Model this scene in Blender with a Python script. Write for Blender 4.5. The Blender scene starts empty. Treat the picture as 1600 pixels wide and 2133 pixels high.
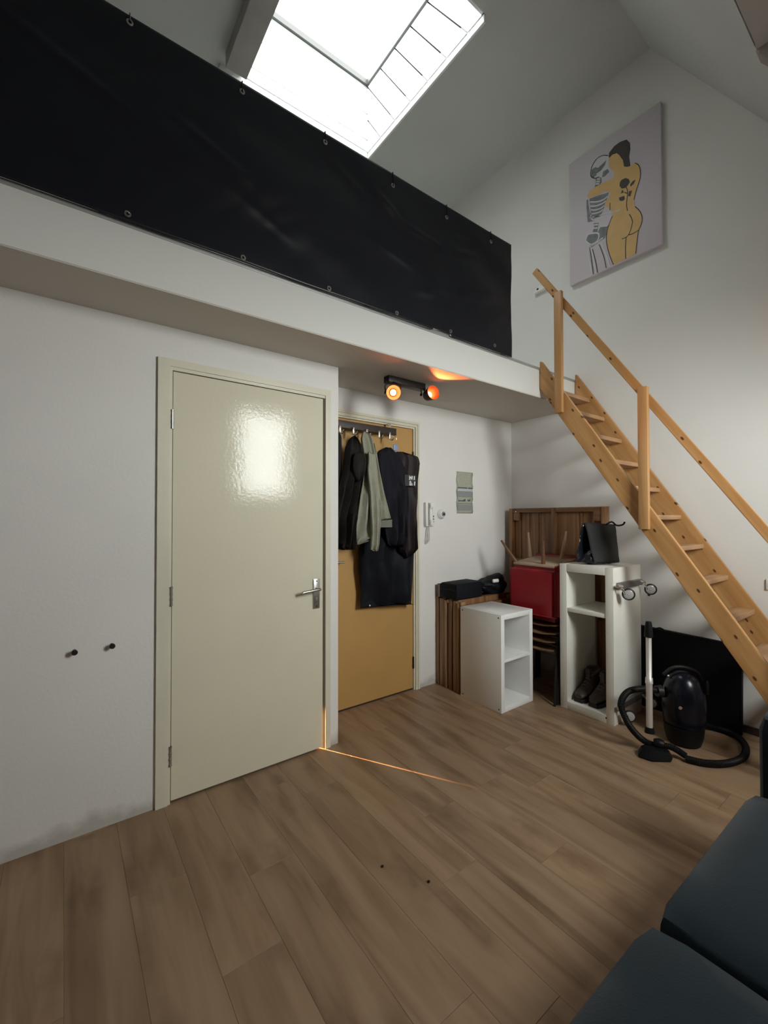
import bpy, bmesh, math, random
from mathutils import Vector, Matrix, noise
PI = math.pi
random.seed(7)
sc = bpy.context.scene
C = sc.collection
# ---------------------------------------------------------------- camera
def make_camera():
    cd = bpy.data.cameras.new('camera'); co = bpy.data.objects.new('camera', cd); C.objects.link(co)
    yaw, pitch, roll = 0.6392, 0.0146, -0.0008
    cd.sensor_fit = 'HORIZONTAL'; cd.sensor_width = 36.0; cd.lens = 898.7/1600*36.0
    cd.clip_start = 0.02
    f = Vector((math.sin(yaw)*math.cos(pitch), math.cos(yaw)*math.cos(pitch), math.sin(pitch)))
    r = Vector((math.cos(yaw), -math.sin(yaw), 0)); u = r.cross(f)
    r2 = math.cos(roll)*r + math.sin(roll)*u; u2 = -math.sin(roll)*r + math.cos(roll)*u
    M = Matrix((r2, u2, -f)).transposed().to_4x4(); M.translation = Vector((-0.4078, -2.2216, 1.326))
    co.matrix_world = M
    sc.camera = co
make_camera()
# ---------------------------------------------------------------- light and exposure
sc.view_settings.view_transform = 'Standard'; sc.view_settings.look = 'None'
sc.view_settings.gamma = 1.0; sc.view_settings.use_curve_mapping = False
sc.view_settings.exposure = 0.0
SKY = 45.0            # radiance of the overcast sky
SKYLIGHT_T = 0.50     # light let through by the skylight pane, tinted to dim the sky
w = bpy.data.worlds.new('overcast_sky'); sc.world = w; w.use_nodes = True
nt = w.node_tree; nt.nodes.clear()
_o = nt.nodes.new('ShaderNodeOutputWorld'); _b = nt.nodes.new('ShaderNodeBackground')
_tc = nt.nodes.new('ShaderNodeTexCoord'); _sx = nt.nodes.new('ShaderNodeSeparateXYZ')
_r = nt.nodes.new('ShaderNodeValToRGB'); _mr = nt.nodes.new('ShaderNodeMapRange')
_mr.inputs['From Min'].default_value = -1; _mr.inputs['From Max'].default_value = 1
nt.links.new(_tc.outputs['Generated'], _sx.inputs[0]); nt.links.new(_sx.outputs['Z'], _mr.inputs['Value'])
nt.links.new(_mr.outputs[0], _r.inputs[0])
_r.color_ramp.elements[0].position = 0.40; _r.color_ramp.elements[0].color = (0.20, 0.20, 0.185, 1)
_r.color_ramp.elements[1].position = 0.52; _r.color_ramp.elements[1].color = (1.0, 0.965, 0.91, 1)
nt.links.new(_r.outputs[0], _b.inputs['Color']); _b.inputs['Strength'].default_value = SKY
nt.links.new(_b.outputs[0], _o.inputs[0])
def portal(name, loc, rot, sx, sy):
    ld = bpy.data.lights.new(name, 'AREA'); ld.shape = 'RECTANGLE'; ld.size = sx; ld.size_y = sy
    ld.cycles.is_portal = True
    o = bpy.data.objects.new(name, ld); C.objects.link(o); o.location = loc; o.rotation_euler = rot
portal('window_portal', (1.60, -3.02, 2.13), (PI/2, 0, 0), 0.76, 1.10)      # faces +y, into the room
portal('skylight_portal', (1.26, 0.385, 5.42), (0, 0, 0), 1.20, 1.45)
def lamp(name, kind, loc, energy, color, size=0.01, target=None, angle=None, blend=0.3):
    ld = bpy.data.lights.new(name, kind); ld.energy = energy; ld.color = color; ld.shadow_soft_size = size
    if kind == 'SPOT': ld.spot_size = angle; ld.spot_blend = blend
    o = bpy.data.objects.new(name, ld); C.objects.link(o); o.location = loc
    if target is not None:
        o.rotation_euler = (Vector(target)-Vector(loc)).to_track_quat('-Z', 'Y').to_euler()
lamp('closet_lamp', 'SPOT', (0.33, 0.845, 0.5), 1100, (1.0, 0.50, 0.22), 0.008, (0.806, -0.007, 0.07), math.radians(19), 0.8)  # glows in the closet behind the cream door
try:
    sc.cycles.use_denoising = True
    sc.cycles.max_bounces = 12; sc.cycles.diffuse_bounces = 8; sc.cycles.glossy_bounces = 4
    sc.cycles.sample_clamp_indirect = 6.0; sc.cycles.caustics_reflective = False; sc.cycles.caustics_refractive = False
except Exception: pass

# ---------------------------------------------------------------- object helpers
WL = {}
def wloc(o): return WL.get(o.name, Vector((0, 0, 0))) if o else Vector((0, 0, 0))
def tag(o, label=None, cat=None, group=None, kind=None):
    if label: o['label'] = label
    if cat: o['category'] = cat
    if group: o['group'] = group
    if kind: o['kind'] = kind
    return o
def thing(name, loc, label, cat, group=None, kind=None):
    o = bpy.data.objects.new(name, None); o.empty_display_size = 0.1
    C.objects.link(o); o.location = loc; WL[o.name] = Vector(loc)
    return tag(o, label, cat, group, kind)
def part(name, loc, parent):
    o = bpy.data.objects.new(name, None); C.objects.link(o); o.parent = parent
    o.location = Vector(loc)-wloc(parent); WL[o.name] = Vector(loc); return o
def fin(name, bm, m, parent=None, smooth=False, recenter=True):
    """link a bmesh in world coordinates as one object"""
    bmesh.ops.recalc_face_normals(bm, faces=bm.faces)
    me = bpy.data.meshes.new(name)
    if smooth:
        for f in bm.faces: f.smooth = True
    lo = Vector((min(v.co[i] for v in bm.verts) for i in range(3))); hi = Vector((max(v.co[i] for v in bm.verts) for i in range(3)))
    c = (lo+hi)/2
    for v in bm.verts: v.co -= c
    bm.to_mesh(me); bm.free()
    mats = m if isinstance(m, (list, tuple)) else [m]
    for x in mats: me.materials.append(x)
    o = bpy.data.objects.new(name, me); C.objects.link(o)
    o.parent = parent; o.location = c-wloc(parent); WL[o.name] = c
    if smooth == 'auto' or smooth:
        try: me.set_sharp_from_angle(angle=math.radians(40))
        except Exception: pass
    return o
def add_box(bm, lo, hi, bev=0.0, seg=2, mi=0):
    vs = [bm.verts.new((x, y, z)) for x in (lo[0], hi[0]) for y in (lo[1], hi[1]) for z in (lo[2], hi[2])]
    fs = [bm.faces.new([vs[i] for i in q]) for q in ((0,1,3,2),(4,6,7,5),(0,4,5,1),(2,3,7,6),(0,2,6,4),(1,5,7,3))]
    for f in fs: f.material_index = mi
    if bev > 0:
        es = list({e for f in fs for e in f.edges})
        bmesh.ops.bevel(bm, geom=es, offset=bev, segments=seg, affect='EDGES', profile=0.5)
    return vs
def box(name, lo, hi, m, parent=None, bev=0.0, seg=2):
    bm = bmesh.new(); add_box(bm, lo, hi, bev, seg); return fin(name, bm, m, parent, smooth=bev > 0)
def boxes(name, L, m, parent=None, bev=0.0):
    bm = bmesh.new()
    for lo, hi in L: add_box(bm, lo, hi, bev)
    return fin(name, bm, m, parent, smooth=bev > 0)
def add_prism(bm, pts, axis, a, b):
    """polygon pts in the plane normal to axis, extruded from a to b"""
    def mk(p, t):
        if axis == 'x': return (t, p[0], p[1])
        if axis == 'y': return (p[0], t, p[1])
        return (p[0], p[1], t)
    A = [bm.verts.new(mk(p, a)) for p in pts]; B = [bm.verts.new(mk(p, b)) for p in pts]
    n = len(pts); bm.faces.new(A); bm.faces.new(B[::-1])
    for i in range(n): bm.faces.new((A[i], B[i], B[(i+1) % n], A[(i+1) % n]))
def prism(name, pts, axis, a, b, m, parent=None, bev=0.0):
    bm = bmesh.new(); add_prism(bm, pts, axis, a, b)
    if bev: bmesh.ops.bevel(bm, geom=list(bm.edges), offset=bev, segments=2, affect='EDGES')
    bmesh.ops.triangulate(bm, faces=[f for f in bm.faces if len(f.verts) > 4])
    return fin(name, bm, m, parent, smooth=bev > 0)
def frames(P):
    T = []
    for i in range(len(P)):
        d = P[min(i+1, len(P)-1)]-P[max(i-1, 0)]; T.append(d.normalized())
    n = T[0].orthogonal().normalized(); N = []
    for t in T:
        n = (n-t*n.dot(t))
        n = n.normalized() if n.length > 1e-6 else t.orthogonal().normalized()
        N.append(n.copy())
    return T, N
def smooth_path(P, k=6):
    P = [Vector(p) for p in P]; out = []
    for i in range(len(P)-1):
        p0 = P[max(i-1, 0)]; p1 = P[i]; p2 = P[i+1]; p3 = P[min(i+2, len(P)-1)]
        for j in range(k):
            t = j/k
            out.append(0.5*((2*p1)+(p2-p0)*t+(2*p0-5*p1+4*p2-p3)*t*t+(3*p1-p0-3*p2+p3)*t**3))
    out.append(P[-1]); return out
def add_tube(bm, P, r, n=12, caps=True):
    P = [Vector(p) for p in P]; R = r if isinstance(r, (list, tuple)) else [r]*len(P)
    T, N = frames(P); rings = []
    for p, t, nn, rr in zip(P, T, N, R):
        b = t.cross(nn)
        rings.append([bm.verts.new(p+rr*(math.cos(2*PI*k/n)*nn+math.sin(2*PI*k/n)*b)) for k in range(n)])
    for a, b in zip(rings, rings[1:]):
        for k in range(n): bm.faces.new((a[k], a[(k+1) % n], b[(k+1) % n], b[k]))
    if caps: bm.faces.new(rings[0][::-1]); bm.faces.new(rings[-1])
def tube(name, P, r, m, parent=None, n=12, smooth_k=0):
    bm = bmesh.new(); P = smooth_path(P, smooth_k) if smooth_k else P
    add_tube(bm, P, r, n); return fin(name, bm, m, parent, smooth=True)
def add_lathe(bm, c, axis, prof, n=32, close=True):
    """prof: (distance along axis, radius) pairs"""
    c = Vector(c); a = Vector(axis).normalized(); u = a.orthogonal().normalized(); v = a.cross(u); rings = []
    for h, r in prof:
        if r < 1e-5: rings.append([bm.verts.new(c+a*h)])
        else: rings.append([bm.verts.new(c+a*h+r*(math.cos(2*PI*k/n)*u+math.sin(2*PI*k/n)*v)) for k in range(n)])
    for A, B in zip(rings, rings[1:]):
        for k in range(n):
            if len(A) == 1 and len(B) == 1: continue
            if len(A) == 1: bm.faces.new((A[0], B[(k+1) % n], B[k]))
            elif len(B) == 1: bm.faces.new((A[k], A[(k+1) % n], B[0]))
            else: bm.faces.new((A[k], A[(k+1) % n], B[(k+1) % n], B[k]))
def lathe(name, c, axis, prof, m, parent=None, n=32):
    bm = bmesh.new(); add_lathe(bm, c, axis, prof, n); return fin(name, bm, m, parent, smooth=True)
def torus(name, c, axis, R, r, m, parent=None, n=24, k=8):
    bm = bmesh.new(); c = Vector(c); a = Vector(axis).normalized(); u = a.orthogonal().normalized(); v = a.cross(u)
    rr = []
    for i in range(n):
        d = math.cos(2*PI*i/n)*u+math.sin(2*PI*i/n)*v
        rr.append([bm.verts.new(c+d*(R+r*math.cos(2*PI*j/k))+a*r*math.sin(2*PI*j/k)) for j in range(k)])
    for i in range(n):
        A = rr[i]; B = rr[(i+1) % n]
        for j in range(k): bm.faces.new((A[j], A[(j+1) % k], B[(j+1) % k], B[j]))
    return fin(name, bm, m, parent, smooth=True)

# ---------------------------------------------------------------- materials
MATS = {}
def mat(name, col, rough=0.6, metal=0.0, var=0.0, vscale=4.0, bump=0.0, bscale=60.0, spec=0.5, stretch=None, col2=None,
        emit=None, es=0.0, rnd=0.0, coat=0.0, sheen=0.0):
    if name in MATS: return MATS[name]
    m = bpy.data.materials.new(name); m.use_nodes = True; n = m.node_tree.nodes; l = m.node_tree.links
    p = n['Principled BSDF']; p.inputs['Base Color'].default_value = (*col, 1); p.inputs['Roughness'].default_value = rough
    p.inputs['Metallic'].default_value = metal; p.inputs['Specular IOR Level'].default_value = spec
    if coat: p.inputs['Coat Weight'].default_value = coat
    if sheen: p.inputs['Sheen Weight'].default_value = sheen
    if emit: p.inputs['Emission Color'].default_value = (*emit, 1); p.inputs['Emission Strength'].default_value = es
    tc = n.new('ShaderNodeTexCoord'); mp = n.new('ShaderNodeMapping'); l.new(tc.outputs['Object'], mp.inputs[0])
    if stretch: mp.inputs['Scale'].default_value = stretch
    if var or col2:
        t = n.new('ShaderNodeTexNoise'); t.inputs['Scale'].default_value = vscale; t.inputs['Detail'].default_value = 5
        l.new(mp.outputs[0], t.inputs['Vector'])
        r = n.new('ShaderNodeValToRGB'); r.color_ramp.elements[0].position = 0.3; r.color_ramp.elements[1].position = 0.7
        a = [max(0, c*(1-var)) for c in col]; b = [min(1, c*(1+var)) for c in col]
        if col2: b = col2
        r.color_ramp.elements[0].color = (*a, 1); r.color_ramp.elements[1].color = (*b, 1)
        l.new(t.outputs['Fac'], r.inputs[0]); l.new(r.outputs[0], p.inputs['Base Color'])
    if bump:
        t = n.new('ShaderNodeTexNoise'); t.inputs['Scale'].default_value = bscale; t.inputs['Detail'].default_value = 3
        l.new(mp.outputs[0], t.inputs['Vector'])
        b = n.new('ShaderNodeBump'); b.inputs['Strength'].default_value = bump; b.inputs['Distance'].default_value = 0.01
        l.new(t.outputs['Fac'], b.inputs['Height']); l.new(b.outputs[0], p.inputs['Normal'])
    MATS[name] = m; return m
def wood(name, c1, c2, dark, rot=0.0, axis='x', scale=1.0, rough=0.5, knots=0.0, island=False, stretch=14.0, bump=0.06, spec=0.4):
    """long-grained wood; grain runs along local +y rotated by rot about axis"""
    if name in MATS: return MATS[name]
    m = bpy.data.materials.new(name); m.use_nodes = True; n = m.node_tree.nodes; l = m.node_tree.links
    p = n['Principled BSDF']; p.inputs['Roughness'].default_value = rough; p.inputs['Specular IOR Level'].default_value = spec
    tc = n.new('ShaderNodeTexCoord'); rt = n.new('ShaderNodeVectorRotate'); rt.rotation_type = axis.upper()+'_AXIS'
    rt.inputs['Angle'].default_value = rot; l.new(tc.outputs['Object'], rt.inputs['Vector'])
    src = rt.outputs[0]
    oi = n.new('ShaderNodeObjectInfo'); cm = n.new('ShaderNodeVectorMath'); cm.operation = 'SCALE'
    cb = n.new('ShaderNodeCombineXYZ')
    for k, q in enumerate((17.0, 31.0, 7.0)):
        mm = n.new('ShaderNodeMath'); mm.operation = 'MULTIPLY'; mm.inputs[1].default_value = q
        l.new(oi.outputs['Random'], mm.inputs[0]); l.new(mm.outputs[0], cb.inputs[k])
    ad = n.new('ShaderNodeVectorMath'); ad.operation = 'ADD'; l.new(src, ad.inputs[0]); l.new(cb.outputs[0], ad.inputs[1])
    mp = n.new('ShaderNodeMapping'); mp.inputs['Scale'].default_value = (stretch*scale, 1.0*scale, stretch*scale)
    l.new(ad.outputs[0], mp.inputs[0])
    t = n.new('ShaderNodeTexNoise'); t.inputs['Scale'].default_value = 1.6; t.inputs['Detail'].default_value = 6; t.inputs['Distortion'].default_value = 0.6
    l.new(mp.outputs[0], t.inputs['Vector'])
    r = n.new('ShaderNodeValToRGB'); e = r.color_ramp.elements
    e[0].position = 0.28; e[0].color = (*dark, 1); e[1].position = 0.75; e[1].color = (*c2, 1)
    x = e.new(0.5); x.color = (*c1, 1)
    l.new(t.outputs['Fac'], r.inputs[0]); col = r.outputs[0]
    if knots:
        v = n.new('ShaderNodeTexVoronoi'); v.inputs['Scale'].default_value = 1.0; v.voronoi_dimensions = '2D'
        sp_ = n.new('ShaderNodeSeparateXYZ'); l.new(ad.outputs[0], sp_.inputs[0]); cx_ = n.new('ShaderNodeCombineXYZ')
        l.new(sp_.outputs['Y'], cx_.inputs[0]); l.new(sp_.outputs['Z' if knots < 2 else 'X'], cx_.inputs[1])
        nz_ = n.new('ShaderNodeTexNoise'); nz_.inputs['Scale'].default_value = 14; l.new(ad.outputs[0], nz_.inputs['Vector'])
        m2 = n.new('ShaderNodeMapping'); m2.inputs['Scale'].default_value = (5.5, 11, 1) if knots < 2 else (1.7, 6, 1)
        l.new(cx_.outputs[0], m2.inputs[0])
        wv_ = n.new('ShaderNodeVectorMath'); wv_.operation = 'MULTIPLY_ADD'; wv_.inputs[1].default_value = (.06, .06, 0) if knots < 2 else (.35, .35, 0)
        l.new(nz_.outputs['Color'], wv_.inputs[0]); l.new(m2.outputs[0], wv_.inputs[2]); l.new(wv_.outputs[0], v.inputs['Vector'])
        kr = n.new('ShaderNodeMapRange'); kr.inputs['From Min'].default_value = 0.05 if knots < 2 else 0.04
        kr.inputs['From Max'].default_value = 0.085 if knots < 2 else 0.26
        kr.inputs['To Min'].default_value = 1; kr.inputs['To Max'].default_value = 0
        l.new(v.outputs['Distance'], kr.inputs['Value'])
        mx = n.new('ShaderNodeMix'); mx.data_type = 'RGBA'
        kf = n.new('ShaderNodeMath'); kf.operation = 'MULTIPLY'; kf.inputs[1].default_value = 0.92 if knots < 2 else 0.55
        l.new(kr.outputs[0], kf.inputs[0]); l.new(kf.outputs[0], mx.inputs['Factor'])
        l.new(col, mx.inputs['A']); kd = (dark[0]*.14, dark[1]*.10, dark[2]*.10, 1) if knots < 2 else (dark[0]*.75, dark[1]*.7, dark[2]*.66, 1)
        mx.inputs['B'].default_value = kd; col = mx.outputs['Result']
    if island:                                          # each piece its own tone
        hs = n.new('ShaderNodeHueSaturation'); mr = n.new('ShaderNodeMapRange')
        mr.inputs['To Min'].default_value = 0.90; mr.inputs['To Max'].default_value = 1.08
        l.new(oi.outputs['Random'], mr.inputs['Value']); l.new(mr.outputs[0], hs.inputs['Value'])
        l.new(col, hs.inputs['Color']); col = hs.outputs[0]
    l.new(col, p.inputs['Base Color'])
    if bump:
        b = n.new('ShaderNodeBump'); b.inputs['Strength'].default_value = bump; b.inputs['Distance'].default_value = 0.01
        l.new(t.outputs['Fac'], b.inputs['Height']); l.new(b.outputs[0], p.inputs['Normal'])
    MATS[name] = m; return m
def pane_mat(name, k, gloss=0.06):
    m = bpy.data.materials.new(name); m.use_nodes = True; n = m.node_tree.nodes; l = m.node_tree.links
    n.remove(n['Principled BSDF']); o = n['Material Output']
    t = n.new('ShaderNodeBsdfTransparent'); t.inputs[0].default_value = (k*0.965, k, k*1.01, 1)
    g = n.new('ShaderNodeBsdfGlossy'); g.inputs['Roughness'].default_value = 0.05
    x = n.new('ShaderNodeMixShader'); x.inputs[0].default_value = gloss
    l.new(t.outputs[0], x.inputs[1]); l.new(g.outputs[0], x.inputs[2]); l.new(x.outputs[0], o.inputs[0]); return m
def wall_mat(name, col, stain=True):
    m = mat(name, col, rough=0.75, bump=0.07, bscale=90, spec=0.25)
    n = m.node_tree.nodes; l = m.node_tree.links; p = n['Principled BSDF']
    g = n.new('ShaderNodeNewGeometry'); t = n.new('ShaderNodeTexNoise'); t.inputs['Scale'].default_value = 1.3; t.inputs['Detail'].default_value = 4
    l.new(g.outputs['Position'], t.inputs['Vector'])
    r = n.new('ShaderNodeValToRGB'); r.color_ramp.elements[0].position = 0.3; r.color_ramp.elements[1].position = 0.65
    r.color_ramp.elements[0].color = (*[c*0.93 for c in col], 1); r.color_ramp.elements[1].color = (*col, 1)
    l.new(t.outputs['Fac'], r.inputs[0]); out = r.outputs[0]
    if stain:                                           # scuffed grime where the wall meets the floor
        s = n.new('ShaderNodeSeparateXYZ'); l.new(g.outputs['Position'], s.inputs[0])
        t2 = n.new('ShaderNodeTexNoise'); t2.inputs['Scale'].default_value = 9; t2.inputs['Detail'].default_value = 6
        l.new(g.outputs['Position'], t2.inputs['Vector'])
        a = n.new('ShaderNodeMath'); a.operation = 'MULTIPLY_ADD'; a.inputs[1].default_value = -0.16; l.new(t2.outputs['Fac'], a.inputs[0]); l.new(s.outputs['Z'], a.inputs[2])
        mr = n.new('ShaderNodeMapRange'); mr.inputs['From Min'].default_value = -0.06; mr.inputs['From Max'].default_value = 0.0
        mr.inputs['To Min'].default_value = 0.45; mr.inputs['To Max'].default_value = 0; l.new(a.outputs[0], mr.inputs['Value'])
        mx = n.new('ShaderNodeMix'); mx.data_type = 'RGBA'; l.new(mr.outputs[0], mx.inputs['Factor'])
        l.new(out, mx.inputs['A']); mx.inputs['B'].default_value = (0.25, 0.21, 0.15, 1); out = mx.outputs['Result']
    l.new(out, p.inputs['Base Color']); return m

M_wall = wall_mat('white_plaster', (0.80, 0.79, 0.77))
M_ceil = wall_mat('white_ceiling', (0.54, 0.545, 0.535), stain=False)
M_cream = mat('cream_gloss_paint', (0.71, 0.675, 0.535), rough=0.085, bump=0.05, bscale=75, spec=0.2, var=0.02, vscale=3)
M_creamframe = mat('cream_frame_paint', (0.70, 0.67, 0.55), rough=0.3, bump=0.05, bscale=50, var=0.04)
M_ochre = mat('ochre_door_paint', (0.49, 0.285, 0.098), rough=0.45, var=0.05, vscale=3, bump=0.04)
M_whitegloss = mat('white_foil', (0.86, 0.87, 0.86), rough=0.28, bump=0.02, bscale=40)
M_oldwhite = mat('worn_white_foil', (0.78, 0.77, 0.71), rough=0.35, var=0.05, vscale=5)
M_steel = mat('brushed_steel', (0.55, 0.55, 0.54), rough=0.3, metal=1.0)
M_tubesteel = mat('satin_steel_tube', (0.92, 0.92, 0.92), rough=0.5, metal=0.85)
M_chrome = mat('chrome', (0.88, 0.88, 0.88), rough=0.25, metal=1.0)
M_darkmetal = mat('dark_metal', (0.022, 0.018, 0.018), rough=0.45, metal=0.2, spec=.3)
M_black = mat('black_plastic', (0.006, 0.006, 0.007), rough=0.45, spec=.2)
M_plast = mat('white_plastic', (0.80, 0.80, 0.78), rough=0.35)
M_vinyl = mat('black_vinyl', (0.004, 0.0055, 0.011), rough=0.36, bump=0.12, bscale=14, spec=0.42)
M_pine = wood('pine_stringer', (0.50, 0.265, 0.100), (0.60, 0.345, 0.145), (0.40, 0.19, 0.062), rot=-math.atan(1.49), axis='x', knots=1, rough=0.42)
M_pineV = wood('pine_post', (0.50, 0.27, 0.11), (0.58, 0.335, 0.145), (0.42, 0.21, 0.075), rot=PI/2, axis='x', knots=0, rough=0.42)
M_pineX = wood('pine_tread', (0.50, 0.29, 0.155), (0.58, 0.36, 0.20), (0.40, 0.21, 0.09), rot=PI/2, axis='z', knots=0, rough=0.5)
M_brown = wood('brown_hardwood', (0.23, 0.115, 0.050), (0.34, 0.19, 0.09), (0.13, 0.06, 0.025), rot=PI/2, axis='x', rough=0.4, stretch=22)
M_brownL = wood('brown_hardwood_pale', (0.31, 0.175, 0.085), (0.42, 0.26, 0.14), (0.20, 0.10, 0.045), rot=PI/2, axis='x', rough=0.4, stretch=22)
M_brownY = wood('brown_hardwood_rail', (0.20, 0.10, 0.045), (0.29, 0.16, 0.075), (0.12, 0.055, 0.022), rot=0, axis='x', rough=0.4, stretch=22)
M_floor = wood('oak_vinyl', (0.300, 0.196, 0.118), (0.365, 0.252, 0.160), (0.195, 0.118, 0.066), rot=0, axis='x', knots=2, island=True, rough=0.42, stretch=9, bump=0.03, spec=0.35)
M_under = mat('underfloor', (0.10, 0.07, 0.045), rough=0.8)

# ================================================================ the setting
W = 2.996; D = 0.333; H = 2.233; H2 = 2.436; E_ = -0.337; XL = -3.40; YB = 2.60; YF = -2.95; ZC = 4.75
def struct(o, label=None): o['kind'] = 'structure'; return tag(o, label)
# floor with every plank its own piece
floor = box('floor', (XL-0.1, YF-0.1, -0.10), (W+0.1, YB, -0.006), M_under)
struct(floor, 'oak-look plank floor of the room')
PW, PL = 0.184, 1.22
_pm = {}
def plank(x, y0, y1):
    L = round(y1-y0, 3); key = L
    if key not in _pm:
        bm = bmesh.new(); add_box(bm, (-PW/2+0.0002, -L/2+0.0005, -0.006), (PW/2-0.0002, L/2-0.0005, 0.0))
        top = [e for e in bm.edges if all(v.co.z > -0.001 for v in e.verts)]
        bmesh.ops.bevel(bm, geom=top, offset=0.0006, segments=1, affect='EDGES')
        bmesh.ops.recalc_face_normals(bm, faces=bm.faces)
        me = bpy.data.meshes.new('plank'); bm.to_mesh(me); bm.free(); me.materials.append(M_floor); _pm[key] = me
    o = bpy.data.objects.new('plank', _pm[key]); C.objects.link(o); o.parent = floor
    o.location = Vector((x, (y0+y1)/2, 0))-wloc(floor)
offs = [0.0, 0.61, 0.31, 0.92, 0.15, 0.76, 0.46, 1.07]
nx = int((W-XL)/PW)+1; x0 = 1.352-PW/2-PW*26
k = 0; x = x0+PW/2
while x-PW/2 < W:
    if x+PW/2 > XL:
        y = -0.775 + offs[(k*5) % 8] - PL*3 - (0.0 if abs(x-1.352) > 0.01 else offs[(k*5) % 8])
        while y < D+0.02:
            a, b = max(y, YF), min(y+PL, D+0.015)
            if b-a > 0.03 and x+PW/2 <= W+PW: plank(x, a, b)
            y += PL
    x += PW; k += 1
# walls
struct(boxes('wall_left', [((XL-.1, YF-.1, -.1), (XL, YB+.1, 5.6))], M_wall), 'plain white side wall')
OPW = 0.812                                            # lock-side edge of the cream door's opening
struct(boxes('wall_front', [((XL, 0, 0), (-0.012, 0.10, H)), ((-0.012, 0, 2.055), (OPW+0.012, 0.10, H)),
    ((OPW+0.012, 0, 0), (0.904, 0.10, H)), ((0.835, 0.10, 0), (0.904, D+0.1, H))], M_wall), 'white wall that holds the cream door')
struct(boxes('wall_recess', [((0.904, D, 2.055), (1.812, D+.1, H)), ((1.812, D, 0), (W, D+.1, H))], M_wall), 'white wall of the recess that holds the ochre door')
struct(boxes('wall_closet', [((-0.95, 0.10, 0), (-0.85, 1.5, H)), ((0.835, D+0.1, 0), (0.904, 1.5, H)), ((-0.95, 1.5, 0), (W, 1.6, H))], M_wall), 'closet wall behind the cream door')
struct(boxes('wall_right', [((W, YF-.1, -.1), (W+.12, -0.195, 5.6)), ((W+0.012, -0.195, H2), (W+.12, YB+.1, 5.6)), ((W, -0.195, -.1), (W+.12, YB+.1, H2))], M_wall),
    'tall white wall beside the loft stair')
struct(boxes('wall_back', [((XL, YB, -.1), (W, YB+.1, 5.6))], M_wall), 'white end wall of the loft')
# rear wall with a window opening (behind the camera)
WX0, WX1, WZ0, WZ1 = 1.25, 1.97, 1.58, 2.68
struct(boxes('wall_rear', [((XL, YF-.1, -.1), (WX0, YF, 5.6)), ((WX1, YF-.1, -.1), (W, YF, 5.6)), ((WX0, YF-.1, -.1), (WX1, YF, WZ0)), ((WX0, YF-.1, WZ1), (WX1, YF, 5.6))], M_wall),
    'white knee wall with the window')
# loft slab
struct(box('loft_floor', (XL, E_, H), (W, YB, H2), mat('white_loft_paint', (0.76, 0.76, 0.735), rough=0.6, bump=0.08, bscale=30, spec=0.3)), 'white painted loft deck and its edge beam')
struct(box('loft_underside', (XL, E_+.001, H-.006), (W-.001, D-.0005, H-.0003), mat('shade_toned_soffit', (0.60, 0.56, 0.51), rough=0.7, bump=.06, bscale=40)), 'warm grey underside of the loft')  # added panel: shade and floor bounce put into its colour
struct(box('trim_1', (XL, E_-0.004, H2-0.003), (W, E_+0.05, H2+0.016), mat('grey_edge_strip', (0.42, 0.42, 0.42), rough=0.4, metal=0.3), None, 0.001), 'thin grey strip along the loft edge')
# ceiling: flat part with a skylight opening, then the roof slope with a dormer
SX0, SX1, SY0, SY1 = 0.68, 1.85, -0.30, 1.07
YS, ZS = -0.915, 4.72
def slz(y): return 4.72+1.6*(y+0.915)
q_ = 0.0205
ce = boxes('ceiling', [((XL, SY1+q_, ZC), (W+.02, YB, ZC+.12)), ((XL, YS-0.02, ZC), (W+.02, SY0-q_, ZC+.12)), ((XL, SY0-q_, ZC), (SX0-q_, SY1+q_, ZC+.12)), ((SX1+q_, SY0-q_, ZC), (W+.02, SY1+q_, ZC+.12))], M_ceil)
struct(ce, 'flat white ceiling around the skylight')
DX0, DX1, DZ = -0.35, 2.18, 3.52
yd = YS+(DZ-ZS)/1.6
def slab(bm, x0, x1, y0, y1):
    add_prism(bm, [(y0, slz(y0)), (y1, slz(y1)), (y1, slz(y1)+.15), (y0, slz(y0)+.15)], 'x', x0, x1)
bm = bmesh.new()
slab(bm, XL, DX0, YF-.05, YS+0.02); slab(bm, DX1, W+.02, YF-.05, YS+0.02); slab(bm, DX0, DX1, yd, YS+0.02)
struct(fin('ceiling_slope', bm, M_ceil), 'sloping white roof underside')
bm = bmesh.new()
add_box(bm, (DX0-.1, YF-.05, DZ), (DX1+.1, yd-0.005, DZ+.1))
add_prism(bm, [(YF, slz(YF)+.02), (yd, DZ-0.01), (yd, DZ+.1), (YF, DZ+.1)], 'x', DX1, DX1+.08)
add_prism(bm, [(YF, slz(YF)+.02), (yd, DZ-0.01), (yd, DZ+.1), (YF, DZ+.1)], 'x', DX0-.08, DX0)
struct(fin('dormer', bm, mat('dormer_brown', (0.26, 0.22, 0.20), rough=0.6)), 'brownish dormer soffit')
# skylight
sk = struct(thing('window_1', (1.26, 0.385, ZC), 'bright skylight in the ceiling above the loft', 'window'))
M_lin = mat('white_lining', (0.80, 0.82, 0.81), rough=0.35)
zt = 5.37; pz = 0.247; z = ZC
i = 0
while z < zt-0.01:
    z1 = min(z+pz if i else z+0.115, zt)
    box('lining_board', (SX0, SY1, z+0.006), (SX1, SY1+0.02, z1-0.006), M_lin, sk, 0.0015, 1)
    box('lining_board', (SX0, SY0-0.02, z+0.002), (SX1, SY0, z1-0.002), M_lin, sk, 0.0015, 1)
    box('lining_board', (SX0-0.02, SY0, z+0.002), (SX0, SY1, z1-0.002), M_lin, sk, 0.0015, 1)
    z = z1; i += 1
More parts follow.
